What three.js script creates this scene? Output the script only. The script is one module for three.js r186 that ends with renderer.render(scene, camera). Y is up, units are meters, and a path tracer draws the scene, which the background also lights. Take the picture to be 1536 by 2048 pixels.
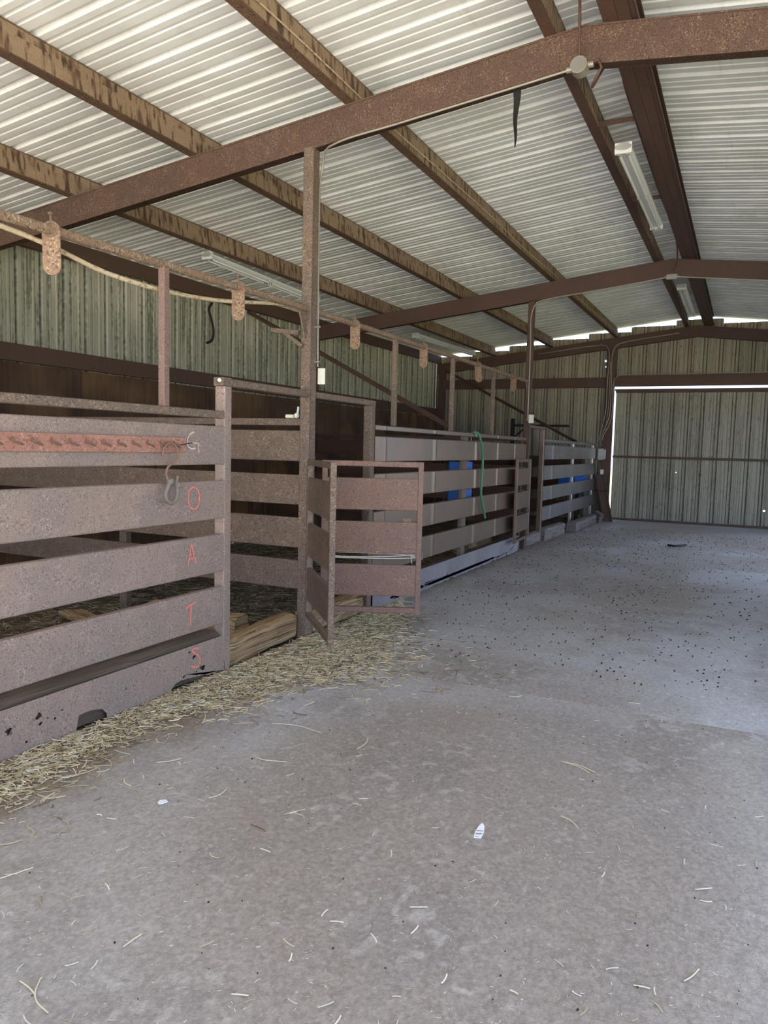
import * as THREE from 'three';
import { mergeGeometries } from 'three/addons/utils/BufferGeometryUtils.js';

// ---------------------------------------------------------------- camera, sky, sun, exposure
const scene = new THREE.Scene();
const FOCAL = 1491.72, CX = 768, CY = 1024, EYE = new THREE.Vector3(0, 1.5, 0);
const camera = new THREE.PerspectiveCamera(2 * Math.atan(CY / FOCAL) * 180 / Math.PI, 0.75, 0.05, 400);
camera.position.copy(EYE);
camera.rotation.set(-0.0864049, 0.4475584, 0.0250728, 'YXZ');
camera.updateMatrixWorld();

const SUN_DIR = new THREE.Vector3(-0.62, 0.66, 0.42).normalize();
scene.background = new THREE.Color().setRGB(0.97, 1.25, 1.78);      // bright hazy sky
const sun = new THREE.DirectionalLight(new THREE.Color(1.0, 0.96, 0.88), 27.0);
sun.position.copy(SUN_DIR).multiplyScalar(40);
sun.castShadow = true;
Object.assign(sun.shadow.camera, { left: -25, right: 25, top: 25, bottom: -25, near: 1, far: 100 });
sun.shadow.mapSize.set(2048, 2048);
scene.add(sun, sun.target);

const renderer = new THREE.WebGLRenderer({ antialias: true });
renderer.shadowMap.enabled = true;
renderer.toneMapping = THREE.LinearToneMapping;
renderer.toneMappingExposure = 1.85;

// ---------------------------------------------------------------- pixel helpers (a pixel gives a direction; the distance comes from the surface it lies on)
const ray = (u, v) => new THREE.Vector3((u - CX) / FOCAL, (CY - v) / FOCAL, -1).applyQuaternion(camera.quaternion);
const onAxis = (ax) => (u, v, val) => { const d = ray(u, v); return d.multiplyScalar((val - EYE[ax]) / d[ax]).add(EYE); };
const onX = onAxis('x'), onY = onAxis('y'), onZ = onAxis('z');

// ---------------------------------------------------------------- random numbers and periodic noise
function rng(seed) { let a = seed >>> 0; return () => { a = (a + 0x6D2B79F5) | 0; let t = Math.imul(a ^ (a >>> 15), 1 | a); t = (t + Math.imul(t ^ (t >>> 7), 61 | t)) ^ t; return ((t ^ (t >>> 14)) >>> 0) / 4294967296; }; }
const rnd = rng(7);
const rr = (a, b) => a + (b - a) * rnd();
function noise2(px, py, seed) {          // value noise with periods px, py; takes u, v in 0..1
  px = Math.max(2, Math.round(px)); py = Math.max(2, Math.round(py));
  const r = rng(seed), g = new Float32Array(px * py); for (let i = 0; i < g.length; i++) g[i] = r();
  let lv = NaN, r0 = 0, r1 = 0, fy = 0;
  return (u, v) => {
    if (v !== lv) { lv = v; const y = (v - Math.floor(v)) * py, y0 = Math.floor(y) % py; fy = y - Math.floor(y); fy = fy * fy * (3 - 2 * fy); r0 = y0 * px; r1 = (y0 + 1 === py ? 0 : y0 + 1) * px; }
    const x = (u >= 0 && u < 1 ? u : u - Math.floor(u)) * px, x0 = x | 0; let fx = x - x0; fx = fx * fx * (3 - 2 * fx);
    const i0 = x0 < px ? x0 : 0, i1 = i0 + 1 === px ? 0 : i0 + 1;
    const a = g[r0 + i0], b = g[r0 + i1], c = g[r1 + i0], d = g[r1 + i1];
    return a + (b - a) * fx + (c - a + (a - b - c + d) * fx) * fy;
  };
}
function fbm(px, py, oct, seed) { const n = []; for (let i = 0; i < oct; i++) n.push(noise2(px * 2 ** i, py * 2 ** i, seed + i * 17)); let s = 0; for (let i = 0; i < oct; i++) s += 0.5 ** i; return (u, v) => { let t = 0; for (let i = 0; i < oct; i++) t += n[i](u, v) * 0.5 ** i; return t / s; }; }
const sstep = (a, b, x) => { const t = Math.min(1, Math.max(0, (x - a) / (b - a))); return t * t * (3 - 2 * t); };
const mix3 = (o, c, t) => { o[0] += (c[0] - o[0]) * t; o[1] += (c[1] - o[1]) * t; o[2] += (c[2] - o[2]) * t; };
function tex(w, h, fn, srgb = true) {
  const d = new Uint8Array(w * h * 4), o = [0, 0, 0];
  for (let j = 0; j < h; j++) for (let i = 0; i < w; i++) {
    fn((i + 0.5) / w, (j + 0.5) / h, o); const k = (j * w + i) * 4;
    d[k] = Math.min(255, Math.max(0, o[0])); d[k + 1] = Math.min(255, Math.max(0, o[1])); d[k + 2] = Math.min(255, Math.max(0, o[2])); d[k + 3] = 255;
  }
  const t = new THREE.DataTexture(d, w, h, THREE.RGBAFormat);
  t.wrapS = t.wrapT = THREE.RepeatWrapping; t.magFilter = THREE.LinearFilter; t.minFilter = THREE.LinearMipmapLinearFilter; t.generateMipmaps = true;
  if (srgb) t.colorSpace = THREE.SRGBColorSpace;
  t.needsUpdate = true; return t;
}
const set3 = (o, c) => { o[0] = c[0]; o[1] = c[1]; o[2] = c[2]; };
const withRepeat = (t, x, y) => { const c = t.clone(); c.repeat.set(x, y); c.needsUpdate = true; return c; };

// ---------------------------------------------------------------- materials
// pitted, rusted sheet steel: base tone, blotches, pale pits and dark pits; one tile is one metre
function rustTex(size, base, blotch, speck, dark, specks, pits, seed) {
  const big = fbm(3, 3, 4, seed), mid = fbm(14, 14, 3, seed + 50), fine = noise2(size / 4, size / 4, seed + 90), fine2 = noise2(size / 2, size / 2, seed + 130), dk = noise2(size / 5, size / 5, seed + 170);
  return tex(size, size, (u, v, o) => {
    set3(o, base);
    mix3(o, blotch, sstep(0.42, 0.68, big(u, v)) * 0.8);
    const m = mid(u, v), f = fine(u, v) * 0.6 + fine2(u, v) * 0.4;
    mix3(o, dark, sstep(0.62, 0.85, dk(u, v)) * pits * (0.4 + m));
    mix3(o, speck, sstep(1 - specks, 1, f + (m - 0.5) * 0.35) * 0.9);
    const g = (fine2(u, v) - 0.5) * 16; o[0] += g; o[1] += g; o[2] += g;
  });
}
const pitBump = (() => { const a = noise2(180, 180, 301), b = noise2(90, 90, 302), c = fbm(5, 5, 3, 303); return tex(512, 512, (u, v, o) => { const t = 255 * (0.45 * a(u, v) + 0.35 * b(u, v) + 0.2 * c(u, v)); o[0] = o[1] = o[2] = t; }, false); })();
const std = (p) => new THREE.MeshStandardMaterial(p);
function steel(map, p = {}) { return std({ map, bumpMap: pitBump, bumpScale: 0.0012, roughness: 0.72, metalness: 0.15, ...p }); }
const M = {};
M.fence = steel(rustTex(768, [145, 127, 115], [157, 134, 119], [184, 167, 153], [100, 84, 76], 0.42, 0.5, 11), { roughness: 0.6, metalness: 0.2 });
M.pitted = steel(rustTex(768, [112, 96, 83], [124, 103, 86], [190, 172, 146], [70, 56, 48], 0.40, 0.6, 23), { bumpScale: 0.002 });
M.redrust = steel(rustTex(768, [128, 104, 92], [138, 107, 92], [176, 152, 136], [88, 68, 60], 0.4, 0.5, 31), { bumpScale: 0.0016 });
M.sheen = steel(rustTex(768, [126, 108, 96], [136, 112, 97], [150, 134, 122], [100, 84, 75], 0.34, 0.3, 41), { metalness: 0.5, roughness: 0.34, bumpScale: 0.00012 });
M.rustpipe = steel(rustTex(512, [128, 106, 86], [138, 110, 86], [190, 166, 136], [84, 65, 52], 0.42, 0.6, 57), { bumpScale: 0.002, metalness: 0, roughness: 0.85 });
M.sheet = steel(rustTex(768, [146, 140, 142], [128, 120, 122], [170, 164, 164], [84, 74, 72], 0.4, 0.35, 47), { metalness: 0.1, roughness: 0.55, bumpScale: 0.0006 });
M.plate = steel(rustTex(512, [184, 182, 184], [172, 164, 162], [200, 199, 201], [150, 142, 140], 0.3, 0.2, 53), { metalness: 0.8, roughness: 0.28, bumpScale: 0.0001 });
M.beam = steel(rustTex(768, [88, 67, 55], [96, 71, 57], [156, 130, 104], [60, 44, 36], 0.5, 0.7, 61), { bumpScale: 0.0025, metalness: 0.05 });
M.primer = steel(rustTex(512, [88, 65, 54], [96, 69, 56], [110, 84, 71], [71, 50, 42], 0.32, 0.35, 79), { bumpScale: 0.001, metalness: 0.05, roughness: 0.65 });   // one brown paint on all plain framing steel
M.flange = steel(rustTex(512, [92, 68, 52], [108, 82, 60], [134, 106, 80], [58, 42, 32], 0.42, 0.7, 89), { bumpScale: 0.003, metalness: 0, roughness: 0.9 });
M.orange = steel(rustTex(512, [160, 114, 96], [174, 130, 108], [196, 164, 142], [112, 76, 62], 0.42, 0.5, 97), { bumpScale: 0.002, metalness: 0, roughness: 0.85 });
// purlin web: tan paint with rust running down it in streaks
{
  const col = noise2(110, 5, 401), col2 = noise2(42, 3, 402), br = fbm(90, 2, 3, 403), big = fbm(5, 2, 3, 404), fine = noise2(512, 64, 405);
  M.web = std({ map: tex(1024, 192, (u, v, o) => {
    set3(o, [158, 136, 112]); mix3(o, [136, 113, 90], big(u, v));
    const s = col(u, v * 0.35) * 0.55 + col2(u, v * 0.5) * 0.45, b = br(u, v);
    mix3(o, [84, 60, 42], sstep(0.48, 0.72, s * 0.6 + b * 0.42) * 0.7);
    mix3(o, [58, 42, 32], sstep(0.6, 0.78, b * 0.75 + s * 0.32) * 0.6);
    const g = (fine(u, v) - 0.5) * 24; o[0] += g; o[1] += g; o[2] += g;
  }), bumpMap: pitBump, bumpScale: 0.002, roughness: 0.85 });
  M.web.map.repeat.set(0.42, 4.6);
}
// roof sheets: white paint, a little chalky, faint dirt
{
  const a = fbm(6, 6, 4, 421), b = noise2(256, 256, 422), c = fbm(3, 40, 3, 423);
  M.roof = std({ map: tex(512, 512, (u, v, o) => { set3(o, [240, 240, 236]); mix3(o, [227, 227, 221], sstep(0.4, 0.7, a(u, v))); mix3(o, [186, 186, 172], sstep(0.7, 0.84, c(u, v)) * 0.15); const g = (b(u, v) - 0.5) * 6; o[0] += g; o[1] += g; o[2] += g; }), roughness: 0.62, metalness: 0, side: THREE.DoubleSide });
  M.roof.map.repeat.set(0.5, 0.5);
}
// dirt with shade painted in along both feet of every rib, and light painted on the crest; a texture tile is eight ribs, 2.44 m, wide
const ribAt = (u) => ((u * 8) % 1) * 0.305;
const ribFootShadeDirt = (u) => { const f = ribAt(u); return Math.max(sstep(0.012, 0.003, Math.abs(f - 0.001)), sstep(0.305 - 0.012, 0.304, f), sstep(0.013, 0.003, Math.abs(f - 0.075)), 0.5 * sstep(0.008, 0.002, Math.abs(f - 0.116)), 0.5 * sstep(0.008, 0.002, Math.abs(f - 0.244))); };
const ribCrestLight = (u) => sstep(0.03, 0.018, Math.abs(ribAt(u) - 0.0375));
// left wall: grey-green weathered sheets with black mould running down
{
  const a = fbm(4, 3, 4, 431), str = noise2(200, 6, 432), str2 = noise2(70, 3, 433), grain = fbm(120, 60, 3, 434), sp = noise2(300, 300, 435);
  M.wallsheet = std({ map: tex(768, 768, (u, v, o) => {
    set3(o, [200, 195, 175]); mix3(o, [176, 173, 151], sstep(0.35, 0.65, a(u, v)));
    const s = str(u, v) * 0.5 + str2(u, v) * 0.5;
    mix3(o, [104, 106, 90], sstep(0.55, 0.8, s * 0.7 + grain(u, v) * 0.4) * 0.7);
    mix3(o, [60, 62, 52], ribFootShadeDirt(u) * (0.35 + 0.75 * grain(u, v)));
    mix3(o, [184, 182, 164], ribCrestLight(u) * (0.3 + 0.5 * a(u, v)));  // paler crest paints the lit rib into the colour
    mix3(o, [62, 64, 54], sstep(0.62, 0.8, a(u + 0.37, v + 0.21) * 0.6 + grain(u, v) * 0.3 + sp(u, v) * 0.1) * 0.6);
  }), roughness: 0.6, metalness: 0.15, side: THREE.DoubleSide });
  M.wallsheet.map.repeat.set(1 / 2.44, 0.4);
}
// end wall and door: tan-grey painted sheets with fine vertical dirt
function tanSheet(c0, c1, c2, seed) {
  const a = fbm(4, 2, 4, seed), str = noise2(260, 4, seed + 1), str2 = noise2(60, 2, seed + 2), grain = fbm(100, 50, 3, seed + 3);
  const m = std({ map: tex(768, 384, (u, v, o) => {
    set3(o, c0); mix3(o, c1, sstep(0.3, 0.7, a(u, v)));
    mix3(o, c2, sstep(0.5, 0.8, str(u, v) * 0.4 + str2(u, v) * 0.4 + grain(u, v) * 0.25) * 0.75);
    mix3(o, [70, 64, 54], sstep(0.66, 0.8, grain(u, v) * 0.75 + str(u, v) * 0.2) * 0.6);
    mix3(o, [58, 52, 43], ribFootShadeDirt(u) * (0.5 + 0.5 * grain(u, v)));  // dirt and painted shade at the rib feet
  }), roughness: 0.6, metalness: 0.1, side: THREE.DoubleSide });
  m.map.repeat.set(1 / 2.44, 0.3); return m;
}
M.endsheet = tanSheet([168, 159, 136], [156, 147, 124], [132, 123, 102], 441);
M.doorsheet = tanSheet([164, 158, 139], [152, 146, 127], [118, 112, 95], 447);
// plywood
{
  const g = noise2(90, 6, 461), a = fbm(3, 4, 4, 462), st = fbm(9, 3, 3, 463);
  M.plywood = std({ map: tex(512, 512, (u, v, o) => { set3(o, [112, 84, 56]); mix3(o, [84, 62, 44], sstep(0.35, 0.65, a(u, v))); mix3(o, [66, 48, 36], sstep(0.55, 0.75, st(u, v)) * 0.6); const d = (g(u, v) - 0.5) * 16; o[0] += d; o[1] += d; o[2] += d * 0.8; }), roughness: 0.85 });
  M.plywood.map.repeat.set(0.45, 0.4);
}
function woodMat(c0, c1, c2, seed) {       // grain runs along u
  const g = noise2(3, 220, seed), g2 = noise2(4, 100, seed + 1), a = fbm(4, 3, 3, seed + 2);
  return std({ map: tex(512, 512, (u, v, o) => { const w = v + 0.03 * a(u, v); set3(o, c0); mix3(o, c1, sstep(0.35, 0.65, g2(u, w))); mix3(o, c2, sstep(0.58, 0.75, g(u, w) * 0.7 + a(u, v) * 0.3)); }), bumpMap: pitBump, bumpScale: 0.002, roughness: 0.9 });
}
M.timber = woodMat([176, 150, 112], [146, 118, 84], [92, 70, 48], 471);
M.timberdark = woodMat([100, 84, 68], [84, 70, 56], [56, 46, 36], 474);
M.timbergrey = woodMat([132, 122, 116], [112, 102, 96], [80, 72, 68], 477);
M.white = std({ color: 0xe2e2dc, roughness: 0.4 });
M.tubeglass = std({ color: 0xf0f2ee, roughness: 0.15 });
M.iron = std({ color: 0x7d746a, roughness: 0.7, metalness: 0.1 });
M.galv = std({ color: 0x9a9892, roughness: 0.4, metalness: 0.6 });
M.conduit = std({ color: 0xa39a8c, roughness: 0.5, metalness: 0.5 });
M.cream = steel(rustTex(256, [206, 190, 160], [190, 168, 132], [222, 210, 184], [140, 112, 82], 0.3, 0.7, 491), { metalness: 0, bumpScale: 0.0006 });
M.black = std({ color: 0x1c1a18, roughness: 0.7 });
M.rope = std({ color: 0xd9d4c6, roughness: 0.9 });
M.hose = std({ color: 0x4f8462, roughness: 0.45 });
M.blue = std({ color: 0x1f66c4, roughness: 0.4 });
M.chalk = std({ color: 0xf08676, roughness: 1 });
M.chalkpale = std({ color: 0xd8bcb2, roughness: 1 });
M.ivory = std({ color: 0xe6e0c4, roughness: 0.45 });
M.paper = std({ color: 0xf2f2f4, roughness: 0.8 });
M.ink = std({ color: 0x3c3c40, roughness: 0.8 });
// dirt under the pens, ground outside
{
  const a = fbm(6, 6, 5, 501), f = noise2(220, 220, 502);
  M.dirt = std({ map: tex(512, 512, (u, v, o) => { set3(o, [104, 88, 66]); mix3(o, [76, 64, 48], sstep(0.35, 0.65, a(u, v))); const g = (f(u, v) - 0.5) * 40; o[0] += g; o[1] += g * 0.95; o[2] += g * 0.8; }), roughness: 1, bumpMap: pitBump, bumpScale: 0.01 });
  M.yard = std({ map: tex(512, 512, (u, v, o) => { set3(o, [202, 197, 187]); mix3(o, [184, 178, 167], sstep(0.35, 0.65, a(u, v))); const g = (f(u, v) - 0.5) * 26; o[0] += g; o[1] += g; o[2] += g; }), roughness: 1 });
  M.yard.map.repeat.set(0.3, 0.3);
  M.grass = std({ map: tex(256, 256, (u, v, o) => { set3(o, [92, 98, 62]); mix3(o, [116, 108, 74], sstep(0.35, 0.65, a(u, v))); const g = (f(u, v) - 0.5) * 40; o[0] += g; o[1] += g; o[2] += g * 0.6; }), roughness: 1 });
}

// ---------------------------------------------------------------- geometry helpers
function metricUV(g, du = 0, dv = 0) {     // uv in metres, v upwards on every upright face
  if (g.index) g = g.toNonIndexed();
  const p = g.attributes.position, n = g.attributes.normal, uv = new Float32Array(p.count * 2);
  for (let i = 0; i < p.count; i++) {
    const ax = Math.abs(n.getX(i)), ay = Math.abs(n.getY(i)), az = Math.abs(n.getZ(i));
    let a, b; if (ax >= ay && ax >= az) { a = p.getZ(i); b = p.getY(i); } else if (ay >= az) { a = p.getZ(i); b = p.getX(i); } else { a = p.getX(i); b = p.getY(i); }
    uv[2 * i] = a + du; uv[2 * i + 1] = b + dv;
  }
  g.setAttribute('uv', new THREE.BufferAttribute(uv, 2)); return g;
}
function rrect(w, h, r) { const s = new THREE.Shape(), x = -w / 2, y = -h / 2; r = Math.min(r, w / 2.01, h / 2.01); s.moveTo(x + r, y); s.lineTo(x + w - r, y); s.absarc(x + w - r, y + r, r, -Math.PI / 2, 0); s.lineTo(x + w, y + h - r); s.absarc(x + w - r, y + h - r, r, 0, Math.PI / 2); s.lineTo(x + r, y + h); s.absarc(x + r, y + h - r, r, Math.PI / 2, Math.PI); s.lineTo(x, y + r); s.absarc(x + r, y + r, r, Math.PI, 1.5 * Math.PI); return s; }
function extr(shape, len, seg = 2) { const g = new THREE.ExtrudeGeometry(shape, { depth: len, bevelEnabled: false, curveSegments: seg, steps: 1 }); g.translate(0, 0, -len / 2); return g; }
// rounded bar filling a box; the long edges along AXIS are rounded
function rb(x0, x1, y0, y1, z0, z1, r = 0.006, axis = 'z') {
  const w = x1 - x0, h = y1 - y0, d = z1 - z0; let g;
  if (axis === 'z') g = extr(rrect(w, h, r), d);
  else if (axis === 'y') { g = extr(rrect(w, d, r), h); g.rotateX(-Math.PI / 2); }
  else { g = extr(rrect(d, h, r), w); g.rotateY(Math.PI / 2); }
  g.translate((x0 + x1) / 2, (y0 + y1) / 2, (z0 + z1) / 2);
  g.computeVertexNormals();
  return metricUV(g, 0.37 * Math.floor(1000 * rnd()), 0.13 * Math.floor(1000 * rnd()));
}
const V = (x, y, z) => new THREE.Vector3(x, y, z);
function aim(g, a, b) { const m = new THREE.Matrix4().lookAt(b, a, Math.abs(b.clone().sub(a).normalize().y) > 0.99 ? V(1, 0, 0) : V(0, 1, 0)); g.applyMatrix4(m); const c = a.clone().add(b).multiplyScalar(0.5); g.translate(c.x, c.y, c.z); return g; }
function between(a, b, w, h, r = 0.004) { const g = metricUV(extr(rrect(w, h, r), a.distanceTo(b)), rr(0, 9), rr(0, 9)); return aim(g, a, b); }
function tube(pts, r, n = 0, rs = 8, closed = false) { const c = new THREE.CatmullRomCurve3(pts, closed, 'centripetal'); const g = new THREE.TubeGeometry(c, n || Math.max(2, pts.length * 4), r, rs, closed); const L = c.getLength(), uv = g.attributes.uv; for (let i = 0; i < uv.count; i++) uv.setXY(i, uv.getX(i) * L, uv.getY(i) * 6.283 * r); return g; }
function rod(a, b, r, rs = 10) { const g = new THREE.CylinderGeometry(r, r, a.distanceTo(b), rs); const uv = g.attributes.uv; for (let i = 0; i < uv.count; i++) uv.setXY(i, uv.getX(i) * 6.283 * r, uv.getY(i) * a.distanceTo(b)); g.rotateX(Math.PI / 2); return aim(g, a, b); }
function plateGeo(pts, t) { const s = new THREE.Shape(pts.map((p) => new THREE.Vector2(p[0], p[1]))); return metricUV(extr(s, t)); }   // in x, y, thickness about z = 0
const merge = (l) => mergeGeometries(l.map((g) => { const c = g.index ? g.toNonIndexed() : g; for (const k of Object.keys(c.attributes)) if (!['position', 'normal', 'uv'].includes(k)) c.deleteAttribute(k); return c; }));

const taken = new Map();
function numbered(n) { const k = taken.get(n) ?? 0; taken.set(n, k + 1); return k ? n + '_' + String(k).padStart(3, '0') : n; }
const all = [];
function thing(name, label, category, group) { const o = new THREE.Group(); o.name = numbered(name); o.userData = { label, category }; if (group) o.userData.group = group; scene.add(o); all.push(o); return o; }
function struct(name, label, category) { const o = new THREE.Group(); o.name = numbered(name); o.userData = { kind: 'structure', label, category }; scene.add(o); all.push(o); return o; }
function part(name, geo, mat, parent, label) { const m = new THREE.Mesh(geo, mat); m.name = name; m.castShadow = m.receiveShadow = true; if (label) m.userData.label = label; parent.add(m); return m; }
function one(name, geo, mat, label, category, group) { const m = new THREE.Mesh(geo, mat); m.name = numbered(name); m.castShadow = m.receiveShadow = true; m.userData = { label, category }; if (group) m.userData.group = group; scene.add(m); all.push(m); return m; }

// ---------------------------------------------------------------- the building: main measures
const XF = -2.98;                 // aisle face of the pens
const XL = -6.95;                 // left wall
const XR = 1.62;                  // right wall
const RIDGE = -1.05, PITCH = 0.1142;
const F = [1.42, -4.88, -11.15, -17.2];          // the steel frames
const ZB = -17.3, ZFRONT = 1.5;
const rafterTop = (x, z) => 4.135 - PITCH * Math.abs(x - RIDGE) + 0.007 * (-4.88 - z);
const PD = 0.2;                   // purlin depth
const roofY = (x, z) => rafterTop(x, z) + PD + 0.007;

// ribbed sheet: profile of a metal cladding panel, rib every 305 mm, two low ribs between
const PER = 0.305, RIB = 0.032;
function profile(t) {             // height (outwards) over the running length t
  const f = ((t % PER) + PER) % PER;
  const trap = (c, base, top, h) => { const d = Math.abs(f - c); return d <= top ? h : d >= base ? 0 : h * (base - d) / (base - top); };
  return Math.max(trap(0.0375, 0.034, 0.02, RIB), trap(0.135, 0.017, 0.009, 0.006), trap(0.225, 0.017, 0.009, 0.006));
}
const KNOTS = [0.0035, 0.0175, 0.0575, 0.0715, 0.118, 0.126, 0.144, 0.152, 0.208, 0.216, 0.234, 0.242];
function ribCuts(t0, t1, flip, extra = []) { const l = [t0, t1, ...extra]; for (let k = Math.floor(t0 / PER) - 1; k <= t1 / PER + 1; k++) for (const q of KNOTS) { const t = k * PER + q; if (t > t0 + 0.001 && t < t1 - 0.001) l.push(t); } return [...new Set(l)].filter((t) => t >= t0 && t <= t1).sort((a, b) => a - b); }
// place(t, s, out) gives the point for running length t, length s along the ribs and outward height; holes are [t, s, r]
function ribbed(t0, t1, s0f, s1f, place, holes = [], lift = 0) {
  const ex = [], es = [];
  for (const [t, s, r] of holes) { ex.push(t - r, t + r); es.push(s - r, s + r); }
  const ts = ribCuts(t0, t1, false, ex), pos = [], uv = [];
  for (let i = 0; i + 1 < ts.length; i++) {
    const a = ts[i], b = ts[i + 1], rows = [0, 1];
    const hs = holes.filter(([t, , r]) => (a + b) / 2 > t - r && (a + b) / 2 < t + r);
    const sA = [s0f(a), s1f(a)], sB = [s0f(b), s1f(b)];
    for (const [, s, r] of hs) for (const q of [s - r, s + r]) rows.push((q - sA[0]) / (sA[1] - sA[0]));
    rows.sort((x, y) => x - y);
    for (let k = 0; k + 1 < rows.length; k++) {
      const mid = sA[0] + (sA[1] - sA[0]) * (rows[k] + rows[k + 1]) / 2;
      if (hs.some(([, s, r]) => mid > s - r && mid < s + r)) continue;
      const q = [[a, rows[k], sA], [b, rows[k], sB], [b, rows[k + 1], sB], [a, rows[k + 1], sA]].map(([t, f, S]) => { const s = S[0] + (S[1] - S[0]) * f; return [place(t, s, profile(t) + lift), t, s]; });
      for (const j of [0, 1, 2, 0, 2, 3]) { pos.push(q[j][0].x, q[j][0].y, q[j][0].z); uv.push(q[j][1], q[j][2]); }
    }
  }
  const g = new THREE.BufferGeometry(); g.setAttribute('position', new THREE.Float32BufferAttribute(pos, 3)); g.setAttribute('uv', new THREE.Float32BufferAttribute(uv, 2)); g.computeVertexNormals(); return g;
}

// ---------------------------------------------------------------- floor: aisle slabs, pen earth, yard
{
  const floor = struct('floor', 'stained bare concrete aisle floor strewn with straw', 'floor');
  // concrete colour for a slab covering x0..x1, z0..z1
  const slabTex = (w, h, x0, x1, z0, z1, seed) => {
    const sx = x1 - x0, sz = z1 - z0, k = (f) => [Math.max(2, Math.round(sx * f)), Math.max(2, Math.round(sz * f))];
    const mk = (f, o, s) => fbm(...k(f), o, s);
    const big = mk(0.8, 3, seed), warm = mk(0.55, 2, seed + 20), mid = mk(5, 2, seed + 40), fine = mk(70, 1, seed + 60), grit = noise2(w >> 1, h >> 1, seed + 80), dust = mk(1.7, 3, seed + 100), sc = mk(26, 1, seed + 120);
    return tex(w, h, (u, v, o) => {
      const x = x0 + u * sx, z = z0 + v * sz;
      set3(o, [168, 160, 152]);
      mix3(o, [180, 177, 176], sstep(0.42, 0.66, big(u, v)));
      mix3(o, [149, 136, 126], sstep(0.46, 0.68, warm(u, v)) * 0.75);
      mix3(o, [140, 133, 128], sstep(0.5, 0.8, mid(u, v)) * 0.22);
      const wob = (mid(u, v) - 0.5) * 0.12;
      mix3(o, [140, 130, 123], sstep(0.48, 0.72, dust(u, v)) * 0.5);
      mix3(o, [208, 204, 198], sstep(0.62, 0.8, sc(u, v) * 0.6 + dust(u, v) * 0.4) * 0.35);
      // straw dirt trodden in along the pens
      mix3(o, [120, 102, 78], sstep(0.62, 0.1, x + 2.98 + wob * 3 + (z < -6 ? 0.35 : 0)) * 0.8);
      const g = (grit(u, v) - 0.5) * 24 + (fine(u, v) - 0.5) * 22; o[0] += g; o[1] += g; o[2] += g;
    });
  };
  const grit = (() => { const a = noise2(256, 256, 611), b = fbm(24, 24, 3, 612); return tex(512, 512, (u, v, o) => { o[0] = o[1] = o[2] = 255 * (0.55 * a(u, v) + 0.45 * b(u, v)); }, false); })();
  const J = 0.006;
  [[-4.45, ZFRONT + 0.1, 1536, 1536], [-10.75, -4.45, 1024, 768], [-17.9, -10.75, 768, 512]].forEach(([z0, z1, w, h], i) => {
    const mapX = [-3.05, 1.4];
    for (const [x0, x1] of [[-3.05, 1.4], [1.4, XR + 0.1]]) {
      const g = rb(x0 + J / 2, x1 - J / 2, -0.15, 0, z0 + J / 2, z1 - J / 2, 0.004, 'x');
      const p = g.attributes.position, uv = g.attributes.uv;
      for (let k = 0; k < p.count; k++) uv.setXY(k, (p.getX(k) - mapX[0]) / (mapX[1] - mapX[0]), (p.getZ(k) - z0) / (z1 - z0));
      const key = 'slab' + i;
      M[key] ??= std({ map: slabTex(w, h, mapX[0], mapX[1], z0, z1, 520 + i * 7), roughness: 0.52, bumpMap: withRepeat(grit, 7, 9), bumpScale: 0.0022 });
      part('slab', g, M[key], floor);
    }
  });
  part('earth', rb(XL - 0.25, -3.05, -0.17, -0.01, ZB - 0.12, ZFRONT, 0.002, 'x'), M.dirt, floor, 'trampled brown earth inside the pens');
  const yard = struct('ground', 'dusty yard before the barn and unseen grass added around it to dim bounced light', 'ground');
  part('yard', rb(-60, 60, -0.4, -0.155, 1.0, 60, 0.01, 'x'), M.yard, yard);
  part('added_grass_field', rb(-60, 60, -0.4, -0.16, -70, 1.0, 0.01, 'x'), M.grass, yard);  // unseen dark grass, added to cut light bouncing onto the far roof
}

// ---------------------------------------------------------------- roof sheets
{
  const roof = struct('ceiling', 'underside of the white ribbed metal roof', 'ceiling');
  const W = 3 * PER, zs = []; for (let z = 2.0; z > ZB; z -= W) zs.push(z);
  for (const [zi, z] of zs.entries()) {
    for (const side of [-1, 1]) {
      const x0 = RIDGE, x1 = side < 0 ? XL - 0.35 : XR + 0.35;
      const xm = RIDGE + side * 3.35;         // each slope is two lengths, lapped
      for (const [a, b, lift] of [[x0, xm + side * 0.15, 0.0035], [xm, x1, 0.0]]) {
        const g = ribbed(-z, Math.min(-z + W + 0.03, -ZB + 0.05), () => a, () => b, (t, s, h) => V(s, roofY(s, -t) + h + lift + (zi % 2) * 0.0016, -t));
        part('sheet', g, M.roof, roof);
      }
    }
  }
  for (let i = 0; i < 5; i++) { const z0 = 2 - i * 4, g = new THREE.BufferGeometry(); const y = (x, z) => roofY(RIDGE, z) + RIB + 0.008 - PITCH * Math.abs(x - RIDGE); const P = [[RIDGE - 0.22, z0], [RIDGE, z0], [RIDGE + 0.22, z0], [RIDGE - 0.22, Math.max(z0 - 4.02, ZB - 0.05)], [RIDGE, Math.max(z0 - 4.02, ZB - 0.05)], [RIDGE + 0.22, Math.max(z0 - 4.02, ZB - 0.05)]]; g.setAttribute('position', new THREE.Float32BufferAttribute(P.flatMap(([x, z]) => [x, y(x, z), z]), 3)); g.setAttribute('uv', new THREE.Float32BufferAttribute(P.flatMap(([x, z]) => [x, z]), 2)); g.setIndex([0, 1, 3, 1, 4, 3, 1, 2, 4, 2, 5, 4]); g.computeVertexNormals(); part('ridge_cap', g, M.roof, roof); }
}

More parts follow.
